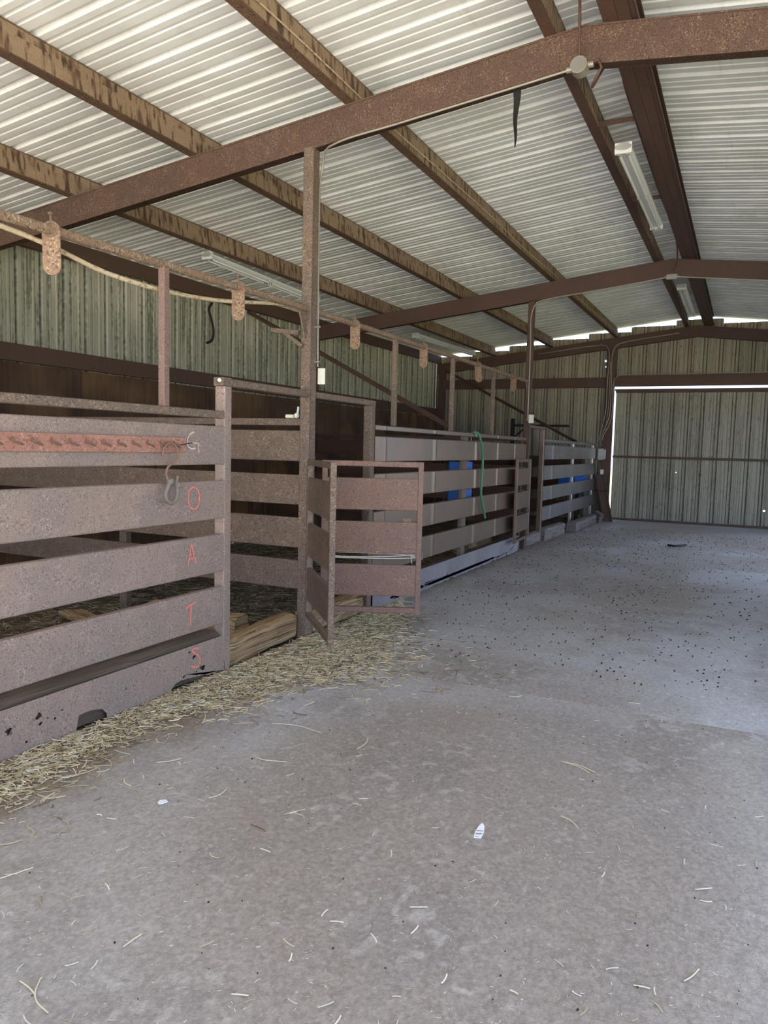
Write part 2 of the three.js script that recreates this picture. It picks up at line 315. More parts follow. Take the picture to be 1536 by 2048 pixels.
// ---------------------------------------------------------------- walls
{
  const wl = struct('wall_left', 'weathered ribbed metal side wall above brown plywood', 'wall');
  const W = 3 * PER;
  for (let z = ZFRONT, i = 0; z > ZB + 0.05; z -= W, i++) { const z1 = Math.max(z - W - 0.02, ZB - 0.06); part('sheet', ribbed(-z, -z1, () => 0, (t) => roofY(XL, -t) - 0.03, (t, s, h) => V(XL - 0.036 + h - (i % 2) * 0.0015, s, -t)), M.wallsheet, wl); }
  for (let i = 0, z = 1.01; z > ZB + 0.1; i++) { const zn = Math.max(z - 1.22, ZB + 0.02); part('plywood_panel', rb(XL + 0.005, XL + 0.02, 0, 2.28 + rr(-0.01, 0.01), zn + 0.003, z - 0.003, 0.002, 'x'), M.plywood, wl); z = zn; }
  part('girt', rb(XL + 0.021, XL + 0.085, 2.296, 2.478, ZB + 0.03, ZFRONT, 0.006), M.primer, wl, 'dark steel girt');

  const wb = struct('wall_back', 'tan ribbed metal end wall with stepped sheet tops', 'wall');
  const holeX = onZ(1212, 722, ZB), sheetTop = (x0, x1) => Math.min(roofY(x0, ZB), roofY(x1, ZB)) - 0.015;
  for (let x = XL - 0.03, i = 0; x < XR; x += W, i++) {
    const x1 = Math.min(x + W, XR), top = sheetTop(x, x1);
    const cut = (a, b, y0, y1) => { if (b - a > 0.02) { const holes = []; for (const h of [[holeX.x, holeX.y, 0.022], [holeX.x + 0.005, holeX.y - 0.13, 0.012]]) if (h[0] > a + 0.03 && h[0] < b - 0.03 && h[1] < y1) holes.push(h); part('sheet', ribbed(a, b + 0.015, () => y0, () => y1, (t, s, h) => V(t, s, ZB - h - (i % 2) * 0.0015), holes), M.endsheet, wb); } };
    if (x1 <= -2.77) cut(x, x1, -0.06, top);
    else if (x < -2.77) { cut(x, -2.77, -0.06, top); cut(-2.77, x1, 3.0, top); }
    else if (x < 0.85) cut(x, x1, 3.0, top);
    else cut(x, x1, -0.06, top);
  }
  part('girt', rb(XL + 0.1, -2.89, 2.948, 3.172, ZB + 0.01, ZB + 0.075, 0.006, 'x'), M.primer, wb);
  part('door_header', rb(-2.69, XR, 2.965, 3.2, ZB + 0.01, ZB + 0.09, 0.006, 'x'), M.primer, wb);
  part('door_track', rb(-2.7, 1.3, 2.878, 2.925, ZB - 0.13, ZB - 0.08, 0.004, 'x'), M.primer, wb);

  const wr = struct('wall_right', 'ribbed metal side wall with open bays', 'wall');
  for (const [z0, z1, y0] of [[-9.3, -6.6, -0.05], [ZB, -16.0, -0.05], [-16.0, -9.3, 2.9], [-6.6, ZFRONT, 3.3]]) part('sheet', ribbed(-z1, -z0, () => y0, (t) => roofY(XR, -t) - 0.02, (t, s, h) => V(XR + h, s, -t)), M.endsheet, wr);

  const wf = struct('wall_front', 'gable of ribbed metal above the open front end', 'wall');
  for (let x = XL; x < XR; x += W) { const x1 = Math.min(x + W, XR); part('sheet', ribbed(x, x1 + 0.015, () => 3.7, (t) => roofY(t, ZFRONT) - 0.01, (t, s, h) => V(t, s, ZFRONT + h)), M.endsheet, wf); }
  // sliding door in the end wall
  const d = struct('door_1', 'large closed sliding barn door of ribbed metal', 'door');
  const DZ = ZB - 0.16, dx0 = -2.685, dx1 = 1.35, db = 0.002, dt = 2.885;
  const h1 = onZ(1352, 945, DZ), h2 = onZ(1528, 1022, DZ);
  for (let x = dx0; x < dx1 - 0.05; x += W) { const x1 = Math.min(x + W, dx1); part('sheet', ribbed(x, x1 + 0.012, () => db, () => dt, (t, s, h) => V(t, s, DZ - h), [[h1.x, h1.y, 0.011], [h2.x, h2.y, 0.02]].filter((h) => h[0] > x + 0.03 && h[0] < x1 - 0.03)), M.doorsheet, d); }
  part('rail', rb(dx0, dx1, 1.40, 1.45, DZ + 0.004, DZ + 0.045, 0.004, 'x'), M.primer, d);
  part('rail', rb(dx0, dx1, 0.002, 0.05, DZ + 0.004, DZ + 0.045, 0.004, 'x'), M.primer, d);
  part('rail', rb(dx0, dx1, 2.84, 2.88, DZ + 0.004, DZ + 0.045, 0.004, 'x'), M.primer, d);
}

// ---------------------------------------------------------------- steel frames
const frameNames = ['', 'speckled brown steel roof frame nearest the pen gates', 'smooth brown steel roof frame halfway down the barn', 'dark steel roof frame against the tan end wall'];
F.forEach((z, i) => {
  const g = thing('steel_frame', i ? frameNames[i] : 'brown steel roof frame at the open front end', 'frame');
  const m = i < 2 ? M.beam : M.primer, D = 0.235, w = 0.085;
  for (const [a, b] of [[XL + 0.06, RIDGE], [RIDGE, XR - 0.06]]) {
    const s = new THREE.Shape(); const ya = rafterTop(a, z), yb = rafterTop(b, z);
    const web = new THREE.Shape([[a, ya], [b, yb], [b, yb - D], [a, ya - D]].map((p) => new THREE.Vector2(...p)));
    const wg = metricUV(extr(web, w - 0.012), rr(0, 5), rr(0, 5)); wg.translate(0, 0, z - w / 2);
    const rf = part('rafter', wg, m, g);
    for (const [d0, d1] of [[0, -0.012], [-D + 0.012, -D]]) { const fl = new THREE.Shape([[a, ya + d0], [b, yb + d0], [b, yb + d1], [a, ya + d1]].map((p) => new THREE.Vector2(...p))); const fg = metricUV(extr(fl, w), rr(0, 5), rr(0, 5)); fg.translate(0, 0, z - w / 2); part('flange', fg, m, rf); }
  }
  const und = (x) => rafterTop(x, z) - D;
  part('column', rb(XL + 0.09, XL + 0.24, 0, und(XL + 0.16) + 0.01, z - 0.12, z + 0.0, 0.006, 'y'), m, g);
  part('column', rb(XR - 0.24, XR - 0.09, 0, und(XR - 0.2) + 0.01, z - 0.12, z, 0.006, 'y'), m, g);
  if (i === 1 || i === 2) {
    const cx = i === 1 ? XF : XF + 0.02, cz = i === 1 ? -4.865 : -11.15;
    part('column', rb(cx - 0.09, cx, 0, und(cx) + 0.005, cz - 0.095, cz, 0.012, 'y'), i === 1 ? M.pitted : M.primer, g);
    part('weld_bead', tube([V(cx + 0.001, 0.2, cz - 0.004), V(cx + 0.001, 1.2, cz - 0.004), V(cx + 0.001, und(cx), cz - 0.004)], 0.003, 8, 5), m, g);
    // gusset plates that carry the overhead pipe, either side of the column
    for (const sgn of [1, -1]) { const zz = sgn > 0 ? cz : cz - 0.095; const gg = plateGeo([[0, 0], [sgn * 0.11, 0.0], [sgn * 0.015, -0.22], [0, -0.22]], 0.012); gg.rotateY(-Math.PI / 2); gg.translate(cx - 0.045, 2.52, zz); part('gusset', gg, M.pitted, g); }
    if (i === 1) {
      part('bracket_arm', between(V(cx - 0.09, 2.34, cz + 0.02), V(cx - 0.33, 2.37, cz + 0.02), 0.04, 0.035), M.pitted, g);
      part('bracket_arm', between(V(cx - 0.06, 2.24, cz + 0.02), V(cx - 0.22, 2.35, cz + 0.02), 0.03, 0.03), M.pitted, g);
      for (const y of [2.39, 2.13]) part('bolt', rod(V(cx, y, cz - 0.05), V(cx + 0.05, y, cz - 0.05), 0.008), M.galv, g);
    }
  }
  if (i === 3) {
    part('column', rb(-2.885, -2.69, 0, und(-2.78) + 0.01, z - 0.08, z, 0.006, 'y'), M.primer, g);
  }
});

// ---------------------------------------------------------------- purlins
function purlin(x, sgn, webMat, flMat, label, z0 = F[0] + 0.3, z1 = ZB + 0.06) {   // web at x, flanges reaching towards sgn
  const g = thing('purlin', label, 'purlin', 'roof purlins');
  const A = V(x, rafterTop(x, z0) + PD / 2 + 0.004, z0), B = V(x, rafterTop(x, z1) + PD / 2 + 0.004, z1), len = A.distanceTo(B), fw = 0.07;
  const tilt = -Math.atan(PITCH) * Math.sign(x - RIDGE);
  const mk = (x0, x1, y0, y1, r = 0.003) => { const b = rb(x0, x1, y0, y1, -len / 2, len / 2, r); b.rotateZ(tilt); return aim(b, B, A); };
  part('web', mk(-0.004, 0.004, -PD / 2 + 0.004, PD / 2 - 0.004), webMat, g);
  part('bottom_flange', mk(sgn > 0 ? -0.005 : -fw, sgn > 0 ? fw : 0.005, -PD / 2, -PD / 2 + 0.012), flMat, g);
  part('top_flange', mk(sgn > 0 ? -0.005 : -fw, sgn > 0 ? fw : 0.005, PD / 2 - 0.012, PD / 2), flMat, g);
  part('lip', mk(sgn > 0 ? fw - 0.006 : -fw, sgn > 0 ? fw : -fw + 0.006, -PD / 2, -PD / 2 + 0.03), flMat, g);
  return g;
}
purlin(-5.46, -1, M.web, M.flange, 'rust-streaked tan purlin over the outer pens, nearest the side wall');
purlin(-4.10, -1, M.web, M.flange, 'rust-streaked tan purlin over the middle of the pens');
purlin(-2.68, -1, M.web, M.flange, 'rust-streaked tan purlin above the pen fronts, carrying a thin rope');
purlin(-1.245, -1, M.web, M.primer, 'brown purlin on the pen side of the roof ridge, beside the white strip lights');
{ // built-up ridge purlin: two channels back to back
  const g = purlin(-0.83, 1, M.primer, M.primer, 'broad red-brown built-up purlin on the far side of the roof ridge, with wires along it');
  const z0 = F[0] + 0.3, z1 = ZB + 0.06, A = V(-0.83, rafterTop(-0.83, z0) + PD / 2 + 0.004, z0), B = V(-0.83, rafterTop(-0.83, z1) + PD / 2 + 0.004, z1), len = A.distanceTo(B), t = -Math.atan(PITCH);
  for (const [n, x0, x1, y0, y1] of [['bottom_flange', -0.1, -0.006, -0.1, -0.088], ['lip', -0.1, -0.094, -0.1, -0.06], ['bottom_flange', 0.06, 0.1, -0.088, -0.076], ['lip', 0.094, 0.1, -0.088, -0.05], ['top_flange', -0.1, -0.006, 0.088, 0.1]]) part(n, aim(rb(x0, x1, y0, y1, -len / 2, len / 2, 0.002).rotateZ(t), B, A), M.primer, g);
}
purlin(0.62, 1, M.web, M.primer, 'tan purlin on the roof slope across the aisle from the pens');
{ // eave struts
  for (const [x, l] of [[XL + 0.12, 'dark steel eave strut along the top of the weathered side wall'], [XR - 0.12, 'dark steel eave strut above the open side bays']]) {
    const g = thing('eave_strut', l, 'beam'); const a = V(x, rafterTop(x, F[0]) + 0.092, F[0]), b = V(x, rafterTop(x, ZB) + 0.092, ZB + 0.06);
    part('web', between(a, b, 0.012, 0.18), M.primer, g);
    for (const dy of [-0.084, 0.084]) part('flange', between(a.clone().add(V(x > 0 ? 0.03 : -0.03, dy, 0)), b.clone().add(V(x > 0 ? 0.03 : -0.03, dy, 0)), 0.07, 0.012), M.primer, g);
  }
}

// ---------------------------------------------------------------- pen fronts
const ROWS = [[1.366, 1.607], [1.023, 1.267], [0.682, 0.923], [0.34, 0.582]];
// folded sheet-steel board along z with shallow upright creases, on the farther fences shaped to catch light in streaks
function board(z0, z1, y0, y1, xf, th, creases = []) {
  const zs = [z0, z1]; for (const [c, h, s] of creases) for (let k = -6; k <= 6; k++) zs.push(c + k * s * 0.45);
  const zz = zs.filter((z) => z >= z0 && z <= z1).sort((a, b) => a - b);
  const off = (z, y) => { let o = 0; for (const [c, h, s] of creases) { const q = (z - c) / s; o += h * Math.exp(-q * q); } return o; };
  const r = 0.007, H = y1 - y0; // outline of the section: front face, rolled edges, returns
  const sec = [[-th, 0], [-r, 0], [-r * 0.3, r * 0.3], [0, r]]; for (let k = 1; k < 4; k++) sec.push([0, r + (H - 2 * r) * k / 4]); sec.push([0, H - r], [-r * 0.3, H - r * 0.3], [-r, H], [-th, H], [-th, H - 0.004], [-0.005, H - 0.006], [-0.005, 0.006], [-th, 0.004]);
  const pos = [], uv = [], N = sec.length, ou = rr(0, 50), ov = rr(0, 50);
  const P = (i, j) => { const [sx, sy] = sec[j % N]; return [xf + sx + (sx > -0.006 ? off(zz[i], sy) : 0), y0 + sy, zz[i]]; };
  for (let i = 0; i + 1 < zz.length; i++) for (let j = 0; j < N; j++) for (const [a, b] of [[0, 0], [0, 1], [1, 1], [0, 0], [1, 1], [1, 0]]) { const p = P(i + a, j + b); pos.push(...p); uv.push(p[2] + ou, p[1] + (p[0] - xf) + ov); }
  const g = new THREE.BufferGeometry(); g.setAttribute('position', new THREE.Float32BufferAttribute(pos, 3)); g.setAttribute('uv', new THREE.Float32BufferAttribute(uv, 2)); g.computeVertexNormals(); return g;
}
function ribbon(pts, w, x) {                                   // a chalk stroke on the plane x, points are [y, z]
  const out = []; for (let i = 0; i + 1 < pts.length; i++) { const a = pts[i], b = pts[i + 1]; out.push(between(V(x, a[0], a[1]), V(x, b[0], b[1]), 0.0016, w * rr(0.75, 1.2), 0.0004)); } return merge(out);
}
// first fence: from behind the camera to the first gateway
{
  const f = thing('pen_fence', 'brown steel board fence with chalked red letters before the straw', 'fence');
  const planks = ROWS.map(([y0, y1]) => part('plank', board(1.3, -3.84, y0, y1, XF, 0.04).scale(1, 1, 1), M.fence, f));
  f.remove(...planks); ROWS.forEach(([y0, y1], i) => { planks[i] = part('plank', board(-3.842, 1.3, y0, y1, XF, 0.04, [[-3.1, 0.003, 0.05], [-2.2, -0.003, 0.09], [-2.75, -0.002, 0.12]]), M.fence, f); });
  part('top_rail', rb(XF - 0.05, XF, 1.655, 1.703, -3.842, 1.3, 0.008), M.pitted, f);
  part('post', rb(XF - 0.08, XF, 0, 1.86, -3.918, -3.843, 0.01, 'y'), M.fence, f);
  part('post', rb(XF - 0.08, XF - 0.041, 0, 1.655, -0.6, -0.52, 0.01, 'y'), M.fence, f);
  part('post', rb(XF - 0.09, XF - 0.041, 0, 1.655, 1.2, 1.3, 0.01, 'y'), M.fence, f);
  // bottom sheet with rusted-out holes and torn lower edge
  const q = (zx, zy) => onX(zx * 0.3125, 1100 + zy * 0.3125, XF);
  const s = new THREE.Shape(), pt = (v) => [v.z, Math.max(v.y, 0.003)];
  s.moveTo(1.3, 0.262); s.lineTo(-3.84, 0.258); s.lineTo(-3.86, 0.03);
  for (const [a, b] of [[1410, 770], [1330, 800], [1285, 795], [1250, 800], [1195, 795], [1165, 830], [1125, 855], [1100, 890], [1095, 925]]) s.lineTo(...pt(q(a, b)));
  s.lineTo(-3.05, 0.004); s.lineTo(...pt(q(690, 1085))); for (const [a, b] of [[685, 1045], [655, 1018], [600, 1022], [545, 1040], [505, 1060], [498, 1100], [492, 1138]]) s.lineTo(...pt(q(a, b)));
  s.lineTo(q(480, 1150).z, 0.003); s.lineTo(1.3, 0.003); s.closePath();
  const hr = rng(91);
  for (const [a, b, r] of [[55, 1160, 24], [70, 1175, 9], [250, 1063, 22], [262, 1112, 10], [398, 1024, 7], [352, 1078, 8], [305, 1074, 6], [185, 1078, 4], [170, 1230, 8], [808, 890, 6], [868, 874, 3], [1240, 686, 13], [1214, 655, 8], [1297, 752, 18], [1165, 822, 9], [1325, 654, 4], [1258, 776, 6]]) {
    const c = q(a, b), e = q(a + r, b).z - c.z, h = q(a, b - r).y - c.y, P = new THREE.Path(), n = 9;
    for (let k = 0; k < n; k++) { const t = -k / n * 6.283, w = 0.55 + 0.8 * hr(); const X = c.z + Math.abs(e) * w * Math.cos(t), Y = c.y + h * w * Math.sin(t); k ? P.lineTo(X, Y) : P.moveTo(X, Y); } P.closePath(); s.holes.push(P);
  }
  const g = new THREE.ExtrudeGeometry(s, { depth: 0.005, bevelEnabled: false }); g.rotateY(-Math.PI / 2); g.translate(XF, 0, 0); g.computeVertexNormals();
  const bs = part('kick_sheet', metricUV(g), M.fence, f, 'rusted-through bottom sheet');
  // chalk letters, one on each board: G O A T S
  const L = (z, oy) => z.map(([a, b]) => { const p = onX(a * 0.3125, oy + b * 0.3125, XF); return [p.y, p.z]; });
  const cw = 0.0075, cx = XF + 0.0035;
  part('chalk_letter', merge([ribbon(L([[1240, 588], [1215, 600], [1198, 628], [1193, 660], [1203, 686], [1225, 697], [1248, 693]], 680), cw, cx), ribbon(L([[1233, 655], [1250, 660], [1270, 662], [1264, 688], [1270, 718]], 680), cw * 0.8, cx)]), M.chalkpale, planks[0], 'pale chalk letter G');
  const el = []; for (let k = 0; k <= 20; k++) el.push([1237 + 37 * Math.cos(k / 20 * 6.4 + 4.9), 1012 + 70 * Math.sin(k / 20 * 6.4 + 4.9)]);
  part('chalk_letter', ribbon(L(el, 680), cw, cx), M.chalk, planks[1], 'red chalk letter O');
  part('chalk_letter', merge([ribbon(L([[1222, 1300], [1212, 1370], [1199, 1445]], 680), cw * 0.8, cx), ribbon(L([[1222, 1300], [1236, 1370], [1252, 1432]], 680), cw, cx), ribbon(L([[1206, 1405], [1243, 1388]], 680), cw * 0.8, cx)]), M.chalk, planks[2], 'red chalk letter A');
  part('chalk_letter', merge([ribbon(L([[1187, 376], [1215, 352], [1252, 330]], 1100), cw, cx), ribbon(L([[1222, 350], [1218, 420], [1217, 487]], 1100), cw, cx)]), M.chalk, planks[3], 'red chalk letter T');
  part('chalk_letter', ribbon(L([[1272, 627], [1240, 632], [1227, 645], [1245, 662], [1270, 675], [1281, 705], [1270, 740], [1248, 752], [1225, 742]], 1100), cw * 1.2, XF + 0.0015), M.chalk, bs, 'red chalk letter S');
}
// first gateway: header over the opening, second post
{
  const h = thing('gate_header', 'pitted square steel header over the timber-silled gateway', 'header');
  part('tube', rb(XF - 0.06, XF - 0.002, 1.862, 1.912, -4.862, -3.83, 0.01), M.pitted, h);
  part('corner_cap', rb(XF - 0.08, XF, 1.862, 1.915, -3.918, -3.825, 0.01, 'y').translate(0, 0.0005, 0), M.pitted, h);
  part('bolt', new THREE.SphereGeometry(0.014, 10, 8).translate(XF - 0.02, 1.895, -3.815), M.ivory, h);
  const h2 = thing('doorway', 'pitted square steel doorway frame beside the roped gate', 'doorway');
  part('header', rb(XF - 0.06, XF - 0.002, 1.862, 1.912, -5.99, -4.965, 0.01), M.pitted, h2);
  part('post', rb(XF - 0.08, XF, 0, 1.862, -5.985, -5.905, 0.01, 'y'), M.pitted, h2);
}
// second fence: between the two gateways
{
  const f = thing('pen_fence', 'brown steel board fence with a green hose hung over it', 'fence');
  const z1 = -5.99, z0 = -11.12;
  const cr = (s) => [[-6.2, 0.005 * s, 0.02], [-7.42, 0.01 * s, 0.03], [-8.78, 0.011 * s, 0.034], [-9.68, 0.01 * s, 0.03], [-10.5, 0.009 * s, 0.026]];  // creases placed and sloped to mirror the side opening as bright streaks
  ROWS.forEach(([y0, y1]) => part('plank', board(z0, z1, y0 + 0.003, y1 - 0.006, XF, 0.04, cr(1)), M.sheen, f));
  part('top_rail', board(z0, z1, 1.652, 1.7, XF, 0.045, cr(0.7)), M.sheen, f);
  part('post', rb(XF - 0.09, XF - 0.041, 0, 1.655, -8.6, -8.44, 0.01, 'y'), M.pitted, f);
  part('post', rb(XF - 0.09, XF - 0.041, 0, 1.655, -11.11, -11.03, 0.01, 'y'), M.primer, f);
  // bottom sheet, eaten away along the floor
  const s = new THREE.Shape(), hr = rng(93); s.moveTo(z1, 0.244); s.lineTo(z0 + 0.28, 0.244); s.lineTo(z0 + 0.24, 0.2); s.lineTo(z0 + 0.3, 0.03);
  for (let z = z0 + 0.35; z < z1; z += 0.035) s.lineTo(z, 0.004 + 0.022 * hr() * hr() * (z < -7 ? 1.5 : 1)); s.lineTo(z1, 0.004); s.closePath();
  for (let k = 0; k < 90; k++) { const z = z0 + 0.5 + hr() * (z1 - z0 - 0.7), y = 0.045 + 0.05 * hr() * hr(), r = 0.004 + 0.009 * hr(), P = new THREE.Path(); for (let j = 0; j < 6; j++) { const t = -j / 6 * 6.283, w = 0.6 + 0.7 * hr(); j ? P.lineTo(z + r * 2 * w * Math.cos(t), y + r * w * Math.sin(t)) : P.moveTo(z + r * 2 * w, y); } P.closePath(); s.holes.push(P); }
  const g = new THREE.ExtrudeGeometry(s, { depth: 0.005, bevelEnabled: false }); g.rotateY(-Math.PI / 2); g.translate(XF + 0.012, 0, 0); g.computeVertexNormals();
  part('kick_sheet', metricUV(g), M.sheet, f, 'pale grey bottom sheet eaten by rust');
}
// third gateway and fence
{
  const h = thing('doorway', 'smooth steel doorway frame before the shiny fence', 'doorway');
  part('header', rb(XF - 0.055, XF - 0.002, 1.85, 1.9, -12.28, -11.245, 0.01), M.sheen, h);
  part('post', rb(XF - 0.08, XF, 0, 1.85, -12.28, -12.2, 0.01, 'y'), M.sheen, h);
  const f = thing('pen_fence', 'shiny grey steel board fence next to the end wall', 'fence');
  const z1 = -12.28, z0 = -16.95;
  ROWS.forEach(([y0, y1]) => part('plank', board(z0, z1, y0, y1 - 0.004, XF, 0.03, [[-12.85, 0.02, 0.06], [-14.45, 0.016, 0.06]]), M.plate, f));
  part('top_rail', board(z0, z1, 1.655, 1.7, XF, 0.045, []), M.plate, f);
  part('post', rb(XF - 0.09, XF - 0.031, 0, 1.655, -14.85, -14.75, 0.01, 'y'), M.plate, f);
  part('post', rb(XF - 0.09, XF - 0.031, 0, 1.655, -16.95, -16.85, 0.01, 'y'), M.plate, f);
}
// gates: frame of square tube, three boards between
function gate(name, label, hinge, end, y0, y1, mat, boardMat, extra) {
  const g = thing(name, label, 'gate');
  const len = Math.hypot(end[0] - hinge[0], end[1] - hinge[1]), H = y1 - y0, t = 0.042, root = new THREE.Group();
  const put = (geo) => geo;     // built along +z from the hinge at the origin
  const parts = [];
  parts.push(['stile', rb(-t / 2, t / 2, 0, H, 0, t, 0.006, 'y'), mat], ['stile', rb(-t / 2, t / 2, -0.01, H, len - t, len, 0.006, 'y'), mat], ['top_rail', rb(-t / 2, t / 2, H - t, H, t, len - t, 0.006), mat], ['bottom_rail', rb(-t / 2, t / 2, 0.0, t, t, len - t, 0.006), mat]);
  const gap = 0.09, bh = (H - 2 * t - 4 * gap) / 3;
  for (let k = 0; k < 3; k++) { const y = t + gap + k * (bh + gap); parts.push(['plank', rb(-0.016, 0.016, y, y + bh, t - 0.002, len - t + 0.002, 0.008), boardMat]); }
  const q = new THREE.Matrix4().makeRotationY(Math.atan2(end[0] - hinge[0], end[1] - hinge[1])).setPosition(hinge[0], y0, hinge[1]);
  for (const [n, geo, m] of [...parts, ...(extra ? extra(len, H) : [])]) { geo.applyMatrix4(q); part(n, geo, m, g); }
  g.userData.place = undefined; delete g.userData.place;
  return { g, q, len, H };
}
gate('pen_gate', 'brown pitted steel gate swung out at an angle beside the timber sill', [-2.955, -4.84], [-2.385, -4.205], 0.195, 1.395, M.pitted, M.pitted, (L, H) => [['hinge_plate', rb(-0.03, 0.03, 0.3, 0.42, -0.012, 0.004, 0.002, 'y'), M.pitted], ['bolt_hole', rod(V(-0.022, 0.62, L - 0.02), V(0.024, 0.62, L - 0.02), 0.007), M.black]]);
const gate2 = gate('pen_gate', 'reddish steel gate standing open, tied with white rope', [-2.95, -5.02], [-2.235, -5.35], 0.205, 1.392, M.redrust, M.redrust, (L, H) => [
  ['latch_bolt', rod(V(0.03, 0.715, L - 0.2), V(0.03, 0.715, L - 0.005), 0.009), M.redrust], ['latch_plate', rb(0.018, 0.026, 0.69, 0.745, L - 0.155, L - 0.085, 0.002, 'y'), M.redrust], ['latch_handle', rod(V(0.032, 0.72, L - 0.075), V(0.036, 0.54, L - 0.08), 0.007), M.redrust]]);
gate('pen_gate', 'steel gate folded flat against the end of the hose fence', [-2.905, -11.1], [-2.865, -10.22], 0.2, 1.38, M.sheen, M.sheen);

// white cord wound round the open gate
{
  const c = thing('cord', 'white cord wound round the open reddish gate and knotted', 'cord');
  const at = (s, y, o) => V(o, y, s).applyMatrix4(gate2.q), L = gate2.len;
  const ys = [[0.492, 0.462], [0.478, 0.448], [0.468, 0.474], [0.435, 0.462], [0.425, 0.432]];
  ys.forEach(([a, b], i) => part('strand', tube([at(0.04, a, 0.03), at(0.3, a - 0.004, 0.032), at(0.6, (a + b) / 2 - 0.004, 0.034), at(L - 0.03, b, 0.036), at(L + 0.008, b, 0.01), at(L + 0.006, b - 0.002, -0.024)], 0.0042, 24, 6), M.rope, c));
  const k = []; const kr = rng(12); for (let i = 0; i < 26; i++) k.push(at(L - 0.05 + 0.035 * Math.sin(i * 1.9), 0.455 + 0.022 * Math.cos(i * 2.7), 0.045 + 0.008 * Math.sin(i * 3.3)));
  part('knot', tube(k, 0.0042, 120, 6), M.rope, c);
  part('loose_end', tube([at(L - 0.06, 0.45, 0.05), at(L - 0.075, 0.42, 0.055), at(L - 0.07, 0.385, 0.045)], 0.0036, 10, 6), M.rope, c);
}

// ---------------------------------------------------------------- partition between the first two pens, from the column to the side wall
function partition(z, x0, x1, label, m, posts) {
  const p = thing('pen_partition', label, 'fence');
  const lv = [[1.377, 1.612], [1.041, 1.272], [0.706, 0.941], [0.382, 0.608]];
  for (const [y0, y1] of lv) for (let k = 0; k + 1 < posts.length; k++) part('plank', rb(posts[k] + 0.001, posts[k + 1] - 0.001, y0, y1, z - 0.03, z, 0.007, 'x'), m, p);
  part('top_rail', rb(x0, x1, 1.65, 1.705, z - 0.05, z, 0.008, 'x'), m, p);
  for (const x of posts.slice(1, -1)) part('post', rb(x - 0.04, x + 0.04, 0, 1.65, z - 0.1, z - 0.031, 0.008, 'y'), m, p);
}
partition(-4.89, -6.7, XF - 0.09, 'rusty steel board partition running from the gateway column to the side wall', M.pitted, [-6.7, -4.93, XF - 0.091]);
partition(-11.2, -6.7, XF - 0.09, 'dark steel board partition between the middle and end pens', M.primer, [-6.7, -4.9, XF - 0.091]);
{ // boards along the end wall inside the last pen
  const p = thing('feed_rack', 'dark steel boards low on the end wall inside the last pen', 'rack');
  for (const [y0, y1] of [[1.15, 1.4], [0.62, 0.9], [0.1, 0.4]]) part('plank', rb(-6.6, -3.3, y0, y1, ZB + 0.12, ZB + 0.15, 0.006, 'x'), M.primer, p);
  for (const x of [-6.5, -5, -3.4]) part('post', rb(x - 0.04, x + 0.04, 0, 1.45, ZB + 0.05, ZB + 0.119, 0.006, 'y'), M.primer, p);
}

// ---------------------------------------------------------------- overhead pipe, its stub posts and hanging plates
const pipeY = (z) => z > -4.87 ? 2.52 + (z + 4.87) * -0.016 - 0.0 : 2.52 - (z + 4.87) * 0.004;
for (const [za, zb, lab, stubs] of [[1.3, -4.862, 'rusty overhead pipe above the chalked board fence', [-3.30]], [-4.965, -11.15, 'rusty overhead pipe above the green hose fence', [-6.40, -7.93, -9.43]]]) {
  const g = thing('overhead_pipe', lab, 'pipe');
  part('pipe', rod(V(XF - 0.035, pipeY(za), za), V(XF - 0.035, pipeY(zb), zb), 0.024, 14), M.rustpipe, g);
  for (const z of stubs) part('stub_post', rb(XF - 0.05, XF - 0.004, 1.703, pipeY(z) - 0.02, z - 0.046, z, 0.006, 'y'), z > -4 ? M.redrust : M.pitted, g);
}
{
  const sh = new THREE.Shape(); const w = 0.042, hgt = 0.185; sh.moveTo(-w, 0.0); sh.lineTo(-w, -hgt + 0.03); sh.absarc(0, -hgt + 0.03 - 0.012, w, Math.PI, 2 * Math.PI); sh.lineTo(w, 0); sh.absarc(0, 0.0, w, 0, Math.PI);
  const hole = new THREE.Path(); hole.absarc(0, -hgt + 0.015, 0.006, 0, 6.283, true); sh.holes.push(hole);
  const pg = extr(sh, 0.008, 8); metricUV(pg);
  const ring = new THREE.TorusGeometry(0.031, 0.006, 6, 18), nut = merge([new THREE.CylinderGeometry(0.006, 0.006, 0.05, 8).translate(0, 0.055, 0), new THREE.CylinderGeometry(0.013, 0.013, 0.012, 6).translate(0, 0.075, 0)]);
  [-2.57, -4.02, -5.63, -7.12, -8.84, -10.42].forEach((z, i) => {
    const g = thing('hanging_plate', ['round-ended rusty plate hung on the pipe above the red toothed bar', 'round-ended rusty plate on the pipe before the tall speckled column', 'round-ended rusty plate on the pipe just past the tall speckled column', 'round-ended plate on the pipe between the first two stub posts past the column', 'round-ended plate on the pipe between the last two stub posts', 'round-ended plate on the pipe next to the halfway column'][i], 'plate', 'plates hung on the overhead pipe');
    const q = new THREE.Matrix4().makeRotationFromEuler(new THREE.Euler([0, 0.04, -0.03, 0.05, 0.12, -0.05][i], [0.5, 0.45, 0.3, 0.2, 0.25, 0.2][i], [0.02, -0.02, 0.03, 0, 0.06, 0][i])).setPosition(XF - 0.035, pipeY(z), z);
    part('plate', pg.clone().applyMatrix4(q), M.rustpipe, g); part('clamp_ring', ring.clone().applyMatrix4(q), M.rustpipe, g); part('bolt', nut.clone().applyMatrix4(q), M.rustpipe, g);
  });
}
